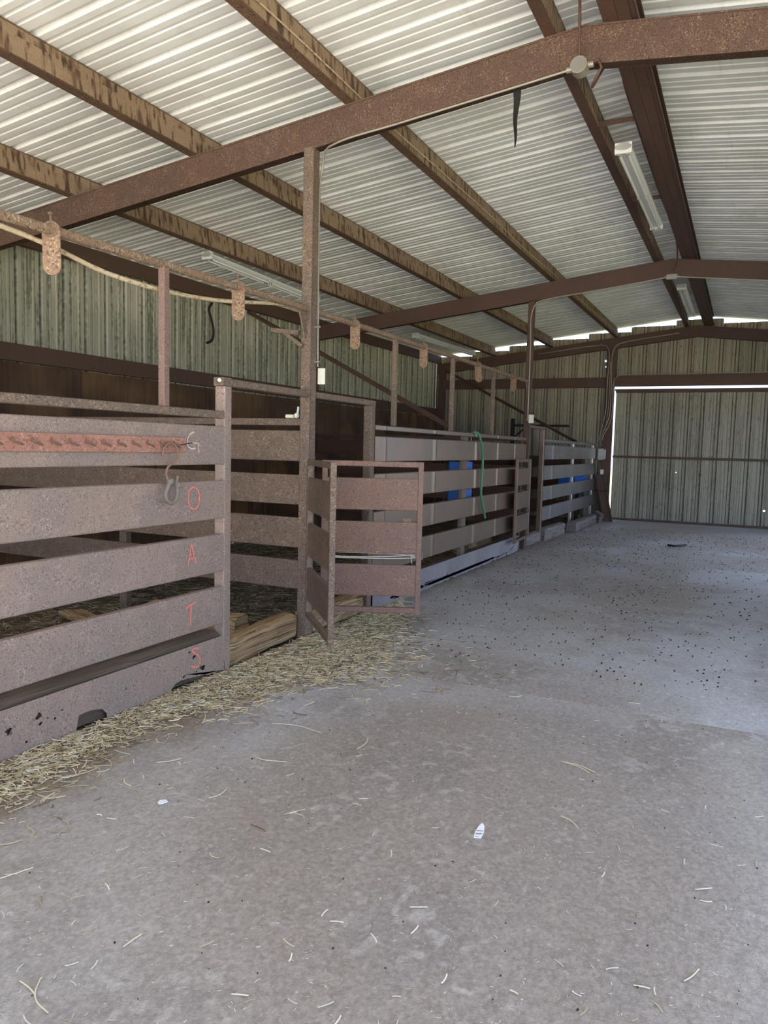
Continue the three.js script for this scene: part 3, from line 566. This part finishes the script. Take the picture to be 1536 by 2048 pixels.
// cream water pipe sagging along the overhead pipe
one('water_pipe', tube([V(-3.06, 2.56, 1.2), ...[[0, 451], [101, 492], [206, 543], [322, 580], [430, 600], [576, 611]].map(([u, v]) => onX(u, v, -3.06)), V(-3.06, 2.5, -4.87)], 0.0125, 60, 8), M.cream, 'cream plastic pipe sagging below the rusty overhead pipe', 'pipe');

// red toothed bar on the first board, with wire hook and shackle
{
  const b = thing('toothed_bar', 'red rusty steel bar with a row of welded wire teeth', 'bar');
  const p0 = onX(365, 890, XF), y = p0.y;
  part('bar', rb(XF + 0.004, XF + 0.022, y - 0.044, y + 0.044, p0.z, 1.2, 0.004), M.orange, b);
  for (let k = 0; k < 18; k++) { const z = p0.z + 0.09 + k * 0.105; part('tooth', tube([V(XF + 0.022, y - 0.012, z - 0.045), V(XF + 0.034, y - 0.004, z - 0.015), V(XF + 0.04, y + 0.006, z + 0.02), V(XF + 0.024, y + 0.02, z + 0.012)], 0.0055, 10, 5), M.redrust, b); }
  const wire = onX(376, 886, XF); part('wire_tail', tube([V(XF + 0.03, y, p0.z + 0.05), V(XF + 0.035, y + 0.008, p0.z), V(XF + 0.03, y + 0.014, wire.z)], 0.003, 12, 5), M.black, b);
  const Q = (a, c, o = 0.05) => { const v = onX(a * 0.3125, 680 + c * 0.3125, XF + o); return v; };
  one('wire_hook', tube([Q(1048, 765), Q(1042, 735), Q(1052, 690), Q(1085, 660), Q(1115, 668), Q(1135, 705), Q(1132, 755), Q(1100, 790), Q(1072, 820), Q(1066, 850), Q(1072, 885), Q(1085, 900), Q(1100, 905)], 0.007, 60, 7), M.redrust, 'bent wire hook hanging from the red toothed bar', 'hook');
  const s = thing('shackle', 'grey steel bow shackle hanging on the bent wire hook', 'shackle');
  part('bow', tube([Q(1090, 905), Q(1080, 930), Q(1068, 960), Q(1060, 985), Q(1066, 1020), Q(1092, 1042), Q(1118, 1030), Q(1135, 990), Q(1134, 955), Q(1136, 930)], 0.0125, 40, 9), M.iron, s);
  part('eye', new THREE.SphereGeometry(0.021, 10, 8).translate(...Q(1092, 905).toArray()), M.iron, s); part('eye', new THREE.SphereGeometry(0.022, 10, 8).translate(...Q(1138, 930).toArray()), M.iron, s);
  part('pin', tube([Q(1125, 930), Q(1133, 895), Q(1138, 872)], 0.0075, 8, 7), M.iron, s);
}

// ---------------------------------------------------------------- braces from the eaves down to the pen fronts
for (const [a, b, lab] of [[onX(497, 624, XL + 0.12), onX(903, 862, XF - 0.05), 'long brown steel brace sloping down to the hose fence'], [onZ(893, 742, ZB + 0.25), onX(1152, 887, XF - 0.05), 'long dark steel brace sloping down to the shiny fence']]) {
  b.y += 0.035; const g = thing('brace', lab, 'brace'); part('bar', between(a, b, 0.05, 0.05, 0.006), M.primer, g); part('end_plate', between(b.clone().add(V(0, 0.004, 0.06)), b.clone().add(V(0, 0.004, -0.06)), 0.06, 0.01), M.primer, g);
}

// short ties between the two ridge purlins
[[1240, 327], [1300, 436]].forEach(([u, v], i) => { const p = onX(u, v, -1.05), y = rafterTop(-1.05, p.z) + 0.02; one('ridge_tie', rb(-1.236, -0.935, y - 0.02, y + 0.02, p.z - 0.006, p.z + 0.006, 0.003, 'x'), M.primer, i ? 'short steel tie between the ridge purlins at the far end of the strip light' : 'short steel tie between the ridge purlins at the near end of the strip light', 'tie'); });
{ // white plaster insulator left on the partition rail
  const g = thing('insulator', 'white ceramic insulator lying on the rusty partition rail', 'insulator'); const y = 1.705, z = -4.915;
  part('body', rod(V(-3.22, y + 0.016, z), V(-3.15, y + 0.016, z), 0.015, 12), M.ivory, g); part('knob', new THREE.SphereGeometry(0.022, 12, 10).translate(-3.125, y + 0.022, z), M.white, g); part('stem', rod(V(-3.118, y + 0.03, z), V(-3.11, y + 0.09, z), 0.009, 10), M.white, g);
}

// ---------------------------------------------------------------- strip lights (unlit)
function stripLight(a, b, label) {
  const g = thing('strip_light', label, 'light', 'unlit strip lights'), L = a.distanceTo(b);
  const q = new THREE.Matrix4().lookAt(b, a, V(0, 1, 0)).setPosition(a.clone().add(b).multiplyScalar(0.5));
  const P = (n, geo, m, par = g) => part(n, geo.applyMatrix4(q), m, par);
  const sh = new THREE.Shape([[-0.065, 0.03], [-0.065, 0.012], [-0.03, -0.004], [0.03, -0.004], [0.065, 0.012], [0.065, 0.03], [0.03, 0.055], [-0.03, 0.055]].map((p) => new THREE.Vector2(...p)));
  P('housing', metricUV(extr(sh, L)), M.white);
  for (const s of [-1, 1]) { P('end_cap', rb(-0.068, 0.068, -0.03, 0.056, s * L / 2 - (s > 0 ? 0.03 : 0), s * L / 2 + (s > 0 ? 0 : 0.03), 0.004, 'z'), M.white); }
  for (const x of [-0.035, 0.035]) for (const [z0, z1] of [[-L / 2 + 0.04, -0.02], [0.02, L / 2 - 0.04]]) { const t = P('lamp_tube', rod(V(x, -0.024, z0), V(x, -0.024, z1), 0.0135, 10), M.tubeglass); for (const z of [z0, z1]) P('lamp_cap', rod(V(x, -0.024, z - 0.012), V(x, -0.024, z + 0.012), 0.0145, 10), M.galv, t); }
  for (const x of [-0.035, 0.035]) P('lamp_holder', rb(x - 0.012, x + 0.012, -0.04, 0.0, -0.018, 0.018, 0.003, 'y'), M.white);
  for (const s of [-1, 1]) P('hanger_strap', rod(V(0, 0.05, s * L * 0.32), V(0, 0.125, s * L * 0.32), 0.005), M.galv);
  return g;
}
{
  const r = (u, v, x) => onX(u, v, x);
  const a1 = r(1246, 304, -1.05), a2 = r(1313, 458, -1.05); a1.y += 0.02; a2.y += 0.02;
  stripLight(a1, a2, 'white twin-tube strip light between the ridge purlins near the junction box');
  const b1 = r(1363, 578, -1.05), b2 = r(1383, 632, -1.05); b1.y += 0.02; b2.y += 0.02;
  stripLight(b1, b2, 'white twin-tube strip light at the ridge beyond the halfway frame');
  const c1 = r(413, 513, -5.6), c2 = r(632, 602, -5.6); stripLight(c1, c2, 'white strip light under the roof above the weathered side wall');
  const d1 = r(831, 672, -5.6), d2 = r(946, 708, -5.6); stripLight(d1, d2, 'white strip light over the last pen by the end wall');
}

// ---------------------------------------------------------------- wiring, junction box, strap
{
  const z = F[1] + 0.02, j = onZ(1160, 136, z);
  const b = thing('junction_box', 'dusty round junction box under the peak of the near frame', 'box');
  part('box', rod(V(j.x, j.y, z - 0.03), V(j.x, j.y, z + 0.05), 0.052, 12), M.conduit, b);
  part('cover', rod(V(j.x, j.y, z + 0.05), V(j.x, j.y, z + 0.056), 0.045, 12), M.galv, b);
  for (const [dx, dy] of [[-0.055, 0.0], [0.055, 0.01]]) part('hub', rod(V(j.x + dx * 0.7, j.y + dy, z), V(j.x + dx * 1.5, j.y + dy, z), 0.02, 10), M.conduit, b);
  const und = (x) => rafterTop(x, F[1]) - 0.235 - 0.012;
  one('conduit', tube([V(j.x - 0.06, j.y, z), V(-1.6, und(-1.6), z - 0.02), V(-2.3, und(-2.3), z - 0.02), V(-2.78, und(-2.78), z - 0.02), V(-2.92, und(-2.92) - 0.015, -4.92), V(-2.965, und(-2.96) - 0.08, -4.975), V(-2.99, und(-2.96) - 0.2, -4.98), V(-2.995, 3.0, -4.98), V(-2.985, 2.1, -4.98)], 0.0085, 60, 7), M.conduit, 'thin conduit following the underside of the near rafter to the column', 'conduit');
  one('conduit', tube([V(j.x + 0.06, j.y + 0.01, z), V(j.x + 0.11, j.y + 0.03, z), V(j.x + 0.13, j.y - 0.02, z), V(j.x + 0.09, j.y - 0.075, z - 0.02), V(j.x + 0.06, j.y - 0.08, z - 0.1), V(-0.945, rafterTop(-0.94, -5.3) + 0.015, -5.35), V(-0.95, rafterTop(-0.94, -6) + 0.03, -6.0), V(-0.948, rafterTop(-0.94, -8) + 0.012, -8.0), V(-0.945, rafterTop(-0.94, -10.5) + 0.02, -10.4), V(-1.0, 4.07, -11.05), V(-1.04, 3.99, -11.08)], 0.009, 120, 7), M.primer, 'rusty conduit looping from the junction box along the ridge purlin', 'conduit');
  one('hanging_rod', rod(V(j.x, j.y + 0.05, z + 0.03), V(j.x - 0.005, j.y + 0.62, z + 0.12), 0.009), M.primer, 'rusty rod above the junction box crossing the near frame', 'rod');
  const s0 = onZ(1034, 176, F[1] - 0.05), pts = [];
  const sg = []; for (let k = 0; k <= 12; k++) { const t = k / 12, tw = t * 2.2, w = 0.028 * (t < 0.92 ? 1 - 0.3 * Math.abs(Math.sin(tw)) : 0.6); sg.push([s0.x + 0.004 * Math.sin(t * 9), s0.y - t * 0.37, F[1] - 0.05, w, tw]); }
  const pos = [], idx = []; for (const [x, y, zz, w, a] of sg) for (const s of [-1, 1]) for (const o of [-0.0012, 0.0012]) pos.push(x + s * w * Math.cos(a * 0.5) - o * Math.sin(a * 0.5), y, zz + s * w * Math.sin(a * 0.5) + o * Math.cos(a * 0.5));
  for (let k = 0; k < 12; k++) for (const [p, q] of [[0, 2], [2, 3], [3, 1], [1, 0]]) { const a = k * 4 + p, b2 = k * 4 + q; idx.push(a, b2, b2 + 4, a, b2 + 4, a + 4); }
  const g = new THREE.BufferGeometry(); g.setAttribute('position', new THREE.Float32BufferAttribute(pos, 3)); g.setAttribute('uv', new THREE.Float32BufferAttribute(new Float32Array(pos.length / 3 * 2), 2)); g.setIndex(idx); g.computeVertexNormals();
  one('strap', g, M.black, 'twisted black strap hanging from the near rafter', 'strap');
  const rp = []; for (let k = 0; k <= 14; k++) { const zz = 1 - k * 1.29; rp.push(V(-2.665, rafterTop(-2.68, zz) + 0.075 + 0.012 * Math.sin(k * 2.1), zz)); }
  one('rope', tube(rp, 0.006, 120, 6), M.cream, 'thin rope running along the streaked purlin above the pen fronts', 'rope');
  // conduit under the halfway frame
  const und2 = (x) => rafterTop(x, F[2]) - 0.235 - 0.012, z2 = F[2] + 0.012;
  one('conduit', tube([V(RIDGE - 0.05, und2(RIDGE), z2), V(-1.6, und2(-1.6), z2), V(-2.3, und2(-2.3), z2), V(-2.75, und2(-2.75), z2), V(-2.92, und2(-2.92) - 0.03, z2), V(-2.985, und2(-2.98) - 0.16, -11.135), V(-2.985, 3.0, -11.135), V(-2.985, 1.95, -11.135)], 0.011, 70, 7), M.conduit, 'pale conduit bending down the halfway column', 'conduit');
  one('conduit', tube([V(RIDGE + 0.05, und2(RIDGE), z2), V(0.6, und2(0.6), z2), V(1.7, und2(1.7), z2)], 0.011, 20, 7), M.conduit, 'pale conduit under the halfway frame beyond the ridge', 'conduit');
  const jb = thing('junction_box', 'small grey junction box under the peak of the halfway frame', 'box'); part('box', rb(RIDGE - 0.07, RIDGE + 0.07, und2(RIDGE) - 0.035, und2(RIDGE) + 0.03, z2 - 0.02, z2 + 0.03, 0.006), M.galv, jb); part('hub', rod(V(RIDGE - 0.1, und2(RIDGE), z2), V(RIDGE + 0.1, und2(RIDGE), z2), 0.018), M.conduit, jb);
}
// outlets and switches
function outlet(label, p, w, h, facing) {
  const o = thing('outlet_box', label, 'outlet'); const q = new THREE.Matrix4().makeRotationY(facing).setPosition(p);
  part('box', rb(-w / 2, w / 2, -h / 2, h / 2, -0.045, 0, 0.004, 'z').applyMatrix4(q), M.galv, o); const pl = part('cover_plate', rb(-w / 2 - 0.003, w / 2 + 0.003, -h / 2 - 0.003, h / 2 + 0.003, 0, 0.004, 0.004, 'z').applyMatrix4(q), M.ivory, o);
  for (const s of [-1, 1]) { part('socket', rod(V(0, s * h * 0.22, 0.003), V(0, s * h * 0.22, 0.008), w * 0.33, 14).applyMatrix4(q), M.white, o); }
}
outlet('grey outlet box with two ivory sockets on the tall speckled column', V(XF + 0.025, 2.03, -4.99), 0.05, 0.115, 0.35);
outlet('small outlet box low on the halfway column', V(XF + 0.06, 1.98, -11.1), 0.07, 0.12, 0.4);
outlet('outlet box at the end of the shiny fence', V(-2.86, onZ(1209, 944, -17.15).y, -17.157), 0.07, 0.1, 0.0);
// conduits and breaker box on the door column
{
  const zc = F[3] + 0.02;
  const mk = (pts, r, lab) => one('conduit', tube(pts, r, 60, 6), M.conduit, lab, 'conduit');
  mk([V(-4.4, 3.72, zc + 0.02), V(-3.2, 3.86, zc + 0.02), V(-2.92, 3.86, zc + 0.02), V(-2.84, 3.75, zc + 0.02), V(-2.84, 3, zc + 0.02), V(-2.845, 2.4, zc + 0.025), V(-2.93, 1.96, zc + 0.03), V(-2.95, 1.78, zc + 0.04)], 0.011, 'pale conduit from the end rafter down the door column');
  mk([V(-1.4, 4.07, zc + 0.02), V(-2.5, 3.92, zc + 0.02), V(-2.67, 3.86, zc + 0.03), V(-2.75, 3.7, zc + 0.03), V(-2.75, 3.0, zc + 0.03), V(-2.76, 2.3, zc + 0.05), V(-2.88, 1.92, zc + 0.07), V(-2.9, 1.78, zc + 0.07)], 0.011, 'pale conduit from the roof peak down the door column');
  mk([V(1.9, 3.23, ZB + 0.11), V(0, 3.22, ZB + 0.11), V(-2.5, 3.21, ZB + 0.11), V(-2.66, 3.18, ZB + 0.11), V(-2.7, 3.05, zc + 0.03), V(-2.7, 2.4, zc + 0.03), V(-2.75, 2.1, zc + 0.09), V(-2.85, 1.9, zc + 0.1), V(-2.87, 1.78, zc + 0.1)], 0.011, 'pale conduit along the door header');
  mk([V(-2.79, 3.5, zc + 0.025), V(-2.79, 2.5, zc + 0.025), V(-2.83, 2.0, zc + 0.05)], 0.009, 'thin dark cable between the conduits on the door column');
  const e = thing('breaker_box', 'grey breaker box at the end of the shiny fence', 'box'); const c = onZ(1204, 909, -17.1);
  part('box', rb(c.x - 0.1, -2.84, c.y - 0.12, c.y + 0.13, -17.203, -17.08, 0.008, 'y'), M.galv, e); part('door', rb(c.x - 0.085, c.x + 0.085, c.y - 0.1, c.y + 0.11, -17.08, -17.072, 0.004, 'y'), M.galv, e);
}
{ // black wall bracket in the last pen
  const b = thing('wall_bracket', 'black steel wall bracket with a long bar in the last pen', 'bracket'); const zb = -16.6, a = onZ(1026, 846, zb), e = onZ(1138, 852, zb), lo = onZ(1024, 872, zb);
  part('bar', between(V(a.x, e.y, zb), V(e.x, e.y, zb), 0.05, 0.05), M.black, b); part('upright', rb(a.x - 0.04, a.x + 0.04, 0, a.y + 0.1, zb - 0.04, zb + 0.04, 0.005, 'y'), M.black, b); part('knee', between(V(a.x, e.y - 0.3, zb), V(a.x + 0.35, e.y, zb), 0.035, 0.035), M.black, b);
}
{ const p = [[418, 618], [423, 640], [427, 662], [424, 680], [414, 686]].map(([u, v]) => onX(u, v, XL + 0.06)); p.unshift(onX(424, 606, XL + 0.06)); one('strap', tube(p, 0.018, 30, 6), M.black, 'dark strap hooked on the weathered side wall', 'strap'); }

// ---------------------------------------------------------------- green hose, barrels, timbers, leaning panels
one('hose', tube([[943, 872, -0.06], [947, 865, -0.01], [955, 866, 0.03], [961, 880, 0.045], [965, 905, 0.04], [965, 935, 0.035], [963, 965, 0.035], [962, 990, 0.035], [966, 1015, 0.04], [970, 1036, 0.045]].map(([u, v, o]) => onX(u, v, XF + o)), 0.016, 60, 8), M.hose, 'pale green hose hanging over the board fence', 'hose');
{
  const c = thing('container', 'bright blue plastic container hung behind the hose fence', 'container');
  part('body', rb(XF - 0.30, XF - 0.1, 0.86, 1.345, -8.98, -8.61, 0.03, 'y'), M.blue, c); part('cap', new THREE.CylinderGeometry(0.03, 0.03, 0.03, 14).translate(XF - 0.2, 1.36, -8.72), M.black, c);
  part('hook', tube([V(XF - 0.1, 1.3, -8.8), V(XF - 0.08, 1.5, -8.8), V(XF - 0.06, 1.72, -8.8), V(XF - 0.02, 1.715, -8.8), V(XF + 0.006, 1.69, -8.8)], 0.004, 20, 6), M.galv, c);
  const t = thing('trough', 'deep blue plastic trough behind the end of the shiny fence', 'trough'); const y0 = 0.62, y1 = 1.02, za = -15.5, zb = -16.75, xc = XF - 0.3;
  part('basin', rb(xc - 0.17, xc + 0.17, y0, y1, zb, za, 0.05), M.blue, t); part('rim', rb(xc - 0.19, xc + 0.19, y1 - 0.03, y1 + 0.012, zb - 0.02, za + 0.02, 0.02), M.blue, t);
  for (const z of [za - 0.1, zb + 0.1]) for (const x of [-0.13, 0.13]) part('leg', rb(xc + x - 0.02, xc + x + 0.02, 0, y0 + 0.004, z - 0.02, z + 0.02, 0.004, 'y'), M.primer, t);
}

function timberGeo(a, b, w, h, seed, n = 14) {
  const L = a.distanceTo(b), r = rng(seed), g = new THREE.BoxGeometry(w, h, L, 4, 4, n), p = g.attributes.position, N = noise2(16, 16, seed);
  for (let i = 0; i < p.count; i++) { let x = p.getX(i), y = p.getY(i), z = p.getZ(i); const k = Math.hypot(x / (w / 2), y / (h / 2)); if (k > 1.15) { x *= 1.15 / k * 1.06; y *= 1.15 / k * 1.06; } const d = (N(z / 2 + 0.1, Math.atan2(y, x) / 6.283) - 0.5) * 0.03; p.setXYZ(i, x * (1 + d / w * 1.2), y * (1 + d / h * 1.2), z + (Math.abs(z) > L / 2 - 0.001 ? (N(x + 0.3, y + 0.7) - 0.5) * 0.02 : 0)); }
  g.computeVertexNormals(); return aim(metricUV(g, rr(0, 3), rr(0, 3)), a, b);
}
function timber(a, b, w, h, m, label, group) { return one('timber', timberGeo(a, b, w, h, 700 + all.length), m, label, 'timber', group); }
timber(V(-3.1, 0.085, -3.92), V(-3.14, 0.10, -4.84), 0.17, 0.19, M.timber, 'weathered yellow timber sill across the gateway');
timber(V(-3.085, 0.14, -0.75), V(-3.085, 0.145, -3.82), 0.17, 0.285, M.timberdark, 'long dark timber lying behind the chalked board fence');
timber(V(-3.5, 0.09, -1.2), V(-3.52, 0.09, -3.0), 0.17, 0.17, M.timberdark, 'rounded dark log lying on the pen straw');
timber(V(-3.45, 0.085, -4.68), V(-4.4, 0.09, -4.74), 0.16, 0.17, M.timber, 'brown timber lying along the foot of the rusty partition');
timber(V(-4.55, 0.03, -4.3), V(-5.1, 0.03, -4.5), 0.2, 0.05, M.timber, 'short flat board on the straw inside the first pen');
timber(V(-3.1, 0.09, -5.02), V(-3.1, 0.09, -5.88), 0.17, 0.18, M.timber, 'weathered timber sill behind the open reddish gate');
timber(V(-3.15, 0.1, -6.02), V(-3.15, 0.1, -11.0), 0.14, 0.19, M.timberdark, 'long dark timber behind the pale bottom sheet');
timber(V(-3.05, 0.09, -11.3), V(-3.05, 0.09, -12.18), 0.16, 0.18, M.timbergrey, 'grey timber sill across the last gateway');
timber(V(-3.02, 0.1, -12.32), V(-2.98, 0.1, -13.7), 0.18, 0.22, M.timbergrey, 'square grey timber under the shiny fence');
timber(V(-2.84, 0.1, -14.0), V(-2.86, 0.1, -16.2), 0.19, 0.19, M.timbergrey, 'round-ended grey log beside the shiny fence');
timber(V(-3.36, 0.16, -9.4), V(-3.38, 0.16, -10.5), 0.2, 0.3, M.timber, 'pale timber block inside the hose fence');
{
  for (const [dx, z, lab] of [[0, -16.9, 'long brown steel sheet with folded edges leaning at the end of the shiny fence'], [-0.1, -16.985, 'brown steel sheet leaning half hidden behind the folded-edge one']]) {
    const s = thing('leaning_sheet', lab, 'sheet'), x0 = -2.63 + dx, x1 = -2.85 + dx, w = 0.095;
    const band = (a, c, zz, t) => { const g = plateGeo([[x0 + a, 0.002], [x0 + c, 0.002], [x1 + c, 1.02], [x1 + a, 1.02]], t); g.translate(0, 0, zz); return g; };
    part('sheet', band(-w, w, z, 0.008), M.primer, s); for (const o of [-w, w - 0.014]) part('folded_edge', band(o, o + 0.014, z + 0.019, 0.03), M.primer, s);
    part('strap', rb((x0 + x1) / 2 - w - 0.004, (x0 + x1) / 2 + w + 0.004, 0.66, 0.675, z - 0.006, z + 0.037, 0.002, 'x').translate(-0.03, 0, 0), M.black, s);
  }
}
timber(V(-2.70, 0.1, -16.4), V(-2.84, 0.17, -16.48), 0.13, 0.2, M.timbergrey, 'broken grey block leaning by the end of the log');

// ---------------------------------------------------------------- floor litter
const litterRnd = rng(4242), lr = (a, b) => a + (b - a) * litterRnd();
function strawGeo(bend) { const g = new THREE.BoxGeometry(1, 0.22, 0.06, 4, 1, 1), p = g.attributes.position; for (let i = 0; i < p.count; i++) { const x = p.getX(i); p.setZ(i, p.getZ(i) + bend * (0.25 - x * x)); p.setY(i, p.getY(i) * 0.2 + 0.06 * bend * (0.25 - x * x)); } g.computeVertexNormals(); return g; }
M.straw = std({ color: 0xffffff, roughness: 0.8 });
function stuff(name, label, category, geo, mat, list) {
  const m = new THREE.InstancedMesh(geo, mat, list.length); m.name = numbered(name); m.userData = { kind: 'stuff', label, category }; m.castShadow = m.receiveShadow = true;
  const q = new THREE.Quaternion(), e = new THREE.Euler(), mm = new THREE.Matrix4(), c = new THREE.Color();
  list.forEach((s, i) => { q.setFromEuler(e.set(s.rx ?? 0, s.ry ?? 0, s.rz ?? 0, 'YXZ')); mm.compose(V(...s.p), q, V(...s.s)); m.setMatrixAt(i, mm); m.setColorAt(i, c.setRGB(s.c[0] / 255, s.c[1] / 255, s.c[2] / 255, THREE.SRGBColorSpace)); });
  scene.add(m); return m;
}
const strawTone = (d = 0) => { const t = litterRnd(), k = lr(0.82, 1.05) - d; return t < 0.5 ? [240 * k, 220 * k, 176 * k] : t < 0.72 ? [196 * k, 170 * k, 126 * k] : t < 0.9 ? [132 * k, 110 * k, 80 * k] : [252 * k, 244 * k, 222 * k]; };
// how thick the straw lies at a point of the aisle floor
function strawCover(x, z) {
  const edge = z > -3.1 ? 0.30 + 0.10 * (z + 2) * -1 * 0 + 0.06 * Math.sin(z * 5) : z > -4.6 ? 0.30 + (-(z + 3.1)) * 0.42 + 0.05 * Math.sin(z * 7) : z > -6.4 ? 0.9 - (-(z + 4.6)) * 0.42 : 0.10;
  return (x - XF) / edge;
}
{
  const A = [], B = [];
  for (let i = 0; i < 90000 && A.length + B.length < 30000; i++) {
    const z = lr(-6.6, 0.2), x = XF + 0.02 + lr(0, 1.5) ** 1.25, c = strawCover(x, z);
    if (litterRnd() > Math.exp(-2.0 * c * c) * 0.9 + 0.02 * Math.exp(-c)) continue;
    const L = lr(0.025, 0.10) * (litterRnd() < 0.12 ? 1.6 : 1), w = lr(0.04, 0.075), pile = 0.03 * Math.max(0, 1 - c) * Math.max(0, 1 - c);
    (litterRnd() < 0.5 ? A : B).push({ p: [x, 0.003 + lr(0, 1) * pile + 0.002, z], ry: lr(0, 6.283), rz: lr(-0.16, 0.16) * (c < 0.9 ? 1 : 0.12), s: [L, w, w], c: strawTone(lr(0, 0.12)) });
  }
  stuff('straw', 'thick chopped straw spilled along the foot of the chalked fence', 'straw', strawGeo(0.35), M.straw, A);
  stuff('straw', 'curved straw stalks mixed into the straw along the pens', 'straw', strawGeo(0.9), M.straw, B);
  const P = []; for (let i = 0; i < 14000; i++) { const x = lr(-6.85, -3.12), z = lr(-11, -0.6), L = lr(0.04, 0.14), w = lr(0.04, 0.06); P.push({ p: [x, 0.0 + lr(0, 0.03), z], ry: lr(0, 6.283), rz: lr(-0.2, 0.2), s: [L, w, w], c: strawTone(lr(0.1, 0.4)) }); }
  stuff('straw_bedding', 'straw bedding on the earth inside the pens', 'straw', strawGeo(0.8), M.straw, P);
  // loose bits all over the aisle
  const C = []; for (let i = 0; i < 20000; i++) { const z = -0.9 - 9 * litterRnd() ** 1.7, x = lr(-2.9, 1.3); if (litterRnd() > 0.35 + 0.65 * Math.exp(-(x + 2.9))) continue; const L = litterRnd() < 0.92 ? lr(0.004, 0.014) : lr(0.014, 0.05); C.push({ p: [x, 0.0022, z], ry: lr(0, 6.283), s: [L, lr(0.012, 0.03), Math.max(0.02, Math.min(0.07, L * 2))], c: (() => { const k = lr(0.8, 1.05); return litterRnd() < 0.6 ? [232 * k, 226 * k, 212 * k] : [206 * k, 190 * k, 158 * k]; })() }); }
  stuff('straw_chips', 'tiny pale straw chips scattered over the concrete', 'straw', strawGeo(0.15), M.straw, C);
  const D = []; for (let i = 0; i < 2600; i++) { const far = litterRnd() < 0.75, z = far ? lr(-15.5, -5) : lr(-5, -1.2), x = far ? lr(-2.9, 1.4) : lr(-2.9, 1.2), r = far ? lr(0.003, 0.0075) : lr(0.0015, 0.0036); D.push({ p: [x, r * 0.7, z], ry: lr(0, 6), s: [r * lr(0.8, 1.5), r, r], c: [lr(44, 74), lr(38, 62), lr(34, 52)] }); if (!far && litterRnd() < 0.6) D.pop(); }
  stuff('droppings', 'dark dried droppings scattered over the concrete', 'droppings', new THREE.SphereGeometry(1, 6, 5), std({ color: 0xffffff, roughness: 0.95 }), D);
}
// single stalks that lie clear of the rest
[[[545, 1446], [598, 1452], [643, 1466]], [[1124, 1523], [1160, 1531], [1190, 1545]], [[1128, 1524], [1158, 1534], [1180, 1546]], [[1122, 1632], [1140, 1640], [1157, 1656]], [[509, 1513], [525, 1519], [574, 1524]], [[313, 1525], [340, 1522], [362, 1517]], [[418, 1596], [438, 1590], [454, 1577]], [[0, 1757], [36, 1745], [66, 1735]], [[82, 1955], [70, 1985], [74, 2004], [97, 2026]], [[40, 1962], [58, 1975], [69, 1987]], [[1368, 1962], [1382, 1954], [1398, 1938]], [[1267, 1970], [1285, 1973], [1300, 1977]], [[820, 1814], [838, 1814], [855, 1814]], [[1390, 1779], [1400, 1778], [1424, 1776]], [[246, 1894], [262, 1882], [283, 1868]], [[463, 1988], [480, 1989], [497, 1991]], [[1256, 1405], [1268, 1406], [1281, 1408]], [[1017, 1392], [1030, 1394], [1044, 1391]], [[1400, 1800], [1412, 1803], [1424, 1803]], [[1020, 1980], [1030, 1984], [1036, 1988]]].forEach((px, i) => {
  const pts = px.map(([u, v], k) => onY(u, v, 0.004 + (k === 1 ? 0.002 : 0)));
  const own = { 0: 'long kinked straw stalk lying just off the straw below the angled gate', 1: 'longer of two straw stalks lying crossed on the concrete', 2: 'shorter of two straw stalks lying crossed on the concrete', 3: 'bent straw stalk lying beside the white printed tag', 6: 'curved straw stalk lying beside the torn paper scrap', 8: 'long bowed straw stalk of a pair lying in a Y', 9: 'short straw stalk meeting the bowed one in a Y' };
  one('straw_stalk', tube(pts, 0.0022, 10, 5), M.strawstalk ??= std({ color: 0xdcd2b4, roughness: 0.8 }), own[i] ?? 'single pale straw stalk lying alone on the bare concrete', 'straw', 'single straw stalks on the concrete');
});
{ // small plastic tag with printed lines, and a torn paper scrap
  const t = thing('tag', 'white plastic tag with printed lines lying on the concrete', 'tag');
  const P = (u, v) => { const q = onY(u, v, 0.001); return new THREE.Vector2(q.x, -q.z); };
  const s = new THREE.Shape([[966, 1647], [969, 1653], [968, 1664], [962, 1677], [947, 1676], [950, 1664], [957, 1653], [963, 1647]].map((p) => P(...p)));
  const g = new THREE.ExtrudeGeometry(s, { depth: 0.0012, bevelEnabled: false }); g.rotateX(-Math.PI / 2); g.translate(0, 0.001, 0); part('card', g, M.paper, t);
  const line = (a, b, w) => { const p = onY(...a, 0.0026), q = onY(...b, 0.0026); return between(p, q, w, 0.0006, 0.0001); };
  [[[953, 1661], [967, 1662], 0.004], [[951, 1666.5], [964, 1667.5], 0.004], [[952, 1668.5], [962, 1669.3], 0.002], [[949, 1672.5], [958, 1673.2], 0.002]].forEach(([a, b, w]) => part('printed_line', line(a, b, w), M.ink, t));
  const s2 = new THREE.Shape([[315, 1607], [320, 1602], [332, 1601], [336, 1605], [326, 1609], [318, 1610]].map((p) => P(...p))); const g2 = new THREE.ExtrudeGeometry(s2, { depth: 0.003, bevelEnabled: false }); g2.rotateX(-Math.PI / 2); g2.translate(0, 0.003, 0); one('paper_scrap', g2, M.paper, 'torn scrap of white paper lying by the straw', 'paper');
}
one('rubber_strip', tube([[1336, 1090, 0.012], [1350, 1092, 0.014], [1362, 1091, 0.018], [1372, 1090, 0.012]].map(([u, v, y]) => onY(u, v, y)), 0.018, 16, 6), M.black, 'black rubber strip lying on the concrete before the sliding door', 'strip');

// ---------------------------------------------------------------- put every group's origin at the base of its thing
scene.updateMatrixWorld(true);
for (const o of all) {
  if (!o.isGroup) continue;
  const b = new THREE.Box3().setFromObject(o); const c = V((b.min.x + b.max.x) / 2, b.min.y, (b.min.z + b.max.z) / 2);
  o.position.copy(c); for (const k of o.children) k.position.sub(c);
}
renderer.render(scene, camera);
